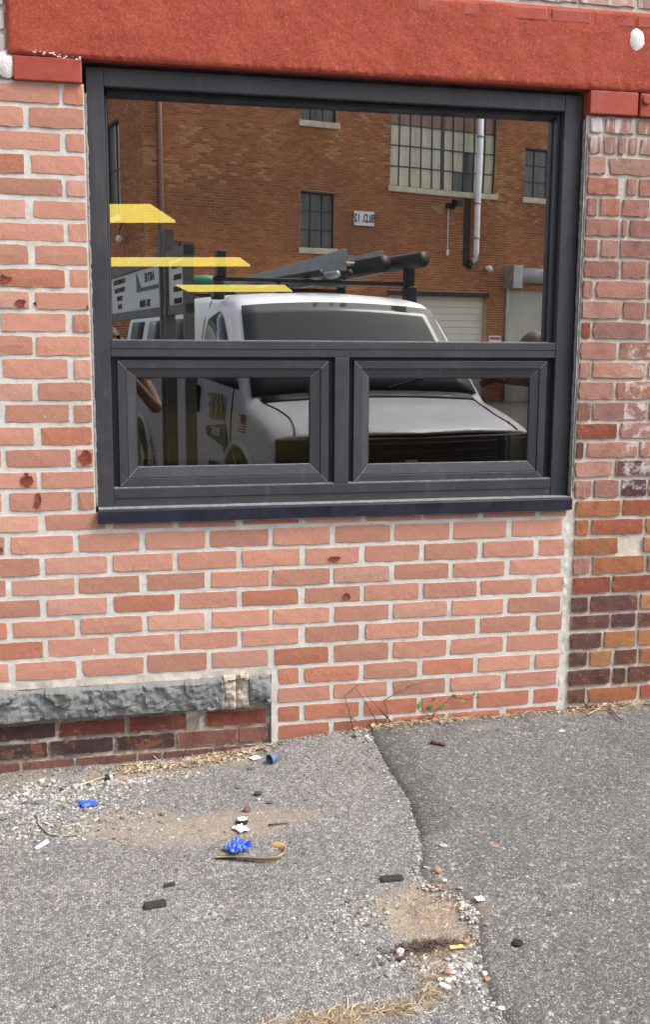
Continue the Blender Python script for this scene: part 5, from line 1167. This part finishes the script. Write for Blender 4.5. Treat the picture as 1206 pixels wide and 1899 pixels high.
# tan packing strap, a ribbon curving back on itself
def ribbon(ctrl, w_, mat, label):
    P = [gpt(x, y)+Vector((0, 0, h)) for x, y, h, _ in ctrl]; TW = [c[3] for c in ctrl]; Q = []; T_ = []
    for i in range(len(P)-1):
        a, b, c, d = P[max(i-1, 0)], P[i], P[i+1], P[min(i+2, len(P)-1)]
        for k in range(6):
            t = k/6; Q.append(.5*((2*b)+(c-a)*t+(2*a-5*b+4*c-d)*t*t+(3*b-a-3*c+d)*t**3)); T_.append(TW[i]+(TW[i+1]-TW[i])*t)
    Q.append(P[-1]); T_.append(TW[-1]); V = []
    for i, p in enumerate(Q):
        d = (Q[min(i+1, len(Q)-1)]-Q[max(i-1, 0)]).normalized(); s = d.cross(Vector((0, 0, 1))).normalized(); u = Vector((0, 0, 1)); e = s*cos(T_[i])+u*sin(T_[i]); V += [p-e*w_/2, p, p+e*w_/2]
    F = [(3*i+k, 3*i+k+1, 3*i+4+k, 3*i+3+k) for i in range(len(Q)-1) for k in (0, 1)]
    o = quick('packing_strap', V, F, mat, smooth=True); s = o.modifiers.new('solid', 'SOLIDIFY'); s.thickness = .0008; return tag(o, label, 'strap')
M['strap'] = worn('tan_plastic_strap', (.46, .31, .16), .3, .2, 20, .1)
ribbon([(400, 1591, .004, .2), (425, 1593, .006, .5), (455, 1597, .009, .8), (490, 1600, .011, .9), (515, 1598, .012, 1.0), (527, 1588, .010, 1.2), (527, 1577, .008, .9), (518, 1571, .006, .6), (506, 1567, .004, .3)], .020, M['strap'], 'tan plastic packing strap curling back on itself below the blue scrap')
# weeds at the foot of the wall
M['stem'] = worn('brown_stem', (.10, .055, .04), .8, .3); M['leaf'] = worn('young_green_leaf', (.16, .26, .05), .55, .2)
def leaf(p, s, ang, parent):
    d = Vector((cos(ang), -.25, sin(ang))); n_ = Vector((-sin(ang), -.4, cos(ang))); s *= 1.35; V = [p, p+d*s*.5+n_*s*.32, p+d*s, p+d*s*.5-n_*s*.32, p+d*s*.5+Vector((0, -.12*s, 0))]
    m = MB(); m.add(V, [(0, 1, 4), (1, 2, 4), (2, 3, 4), (3, 0, 4)]); return m.build('leaf', M['leaf'], parent, smooth=True)
def vine(name, stems, leaves, label, cat='weed'):
    p0 = at(*stems[0][0], -.01); t = empty(name, p0, 0, label=label, cat=cat)
    for st in stems:
        P = [at(x, y, -.006-.012*(i % 2))-p0 for i, (x, y) in enumerate(st)]; Q = []
        for a, b in zip(P[:-1], P[1:]): Q += [a.lerp(b, k/4)+Vector((random.uniform(-1, 1), 0, random.uniform(-1, 1)))*.0015 for k in range(4)]
        Q.append(P[-1]); MB().tube(Q, [.0020*(1-.6*i/len(Q)) for i in range(len(Q))], 5).build('stem', M['stem'], t, smooth=True)
    for (x, y, s) in leaves: leaf(at(x, y, -.016)-p0, s, random.uniform(-.5, 2.5), t)
vine('weed', [[(725, 1350), (718, 1320), (712, 1300), (735, 1285), (765, 1270), (800, 1262)], [(722, 1335), (700, 1310), (680, 1290)], [(728, 1340), (708, 1318)]], [(750, 1283, .010), (762, 1272, .008)], 'thin brown vine reaching up to the right over the lowest salmon bricks')
vine('weed', [[(655, 1350), (648, 1320), (640, 1290), (662, 1272), (668, 1270)], [(650, 1330), (672, 1345)], [(700, 1340), (678, 1302), (660, 1275)]], [], 'bare thin brown stems on the wall left of the leafy sprig')
vine('weed', [[(800, 1340), (806, 1320), (825, 1305), (838, 1292)], [(800, 1335), (790, 1322), (778, 1318)], [(838, 1292), (870, 1298), (885, 1292)]],
     [(776, 1318, .030), (788, 1316, .024), (797, 1320, .018), (800, 1300, .015), (820, 1315, .020), (826, 1313, .016), (838, 1288, .016), (836, 1284, .012), (862, 1303, .014), (880, 1292, .016), (884, 1296, .012), (818, 1330, .014), (822, 1335, .012)], 'young weed with fresh green leaves at the foot of the salmon wall')
vine('weed', [[(338, 1405), (348, 1385), (358, 1362), (368, 1335)]], [], 'single dark bare stem rising across the base bricks under the ledge')
vine('weed', [[(1090, 1312), (1080, 1298), (1065, 1285)], [(1088, 1312), (1095, 1296), (1120, 1304)], [(1090, 1315), (1084, 1300), (1085, 1290)], [(1092, 1312), (1105, 1305), (1118, 1318)]], [], 'tuft of dry brown stalks against the old orange bricks')
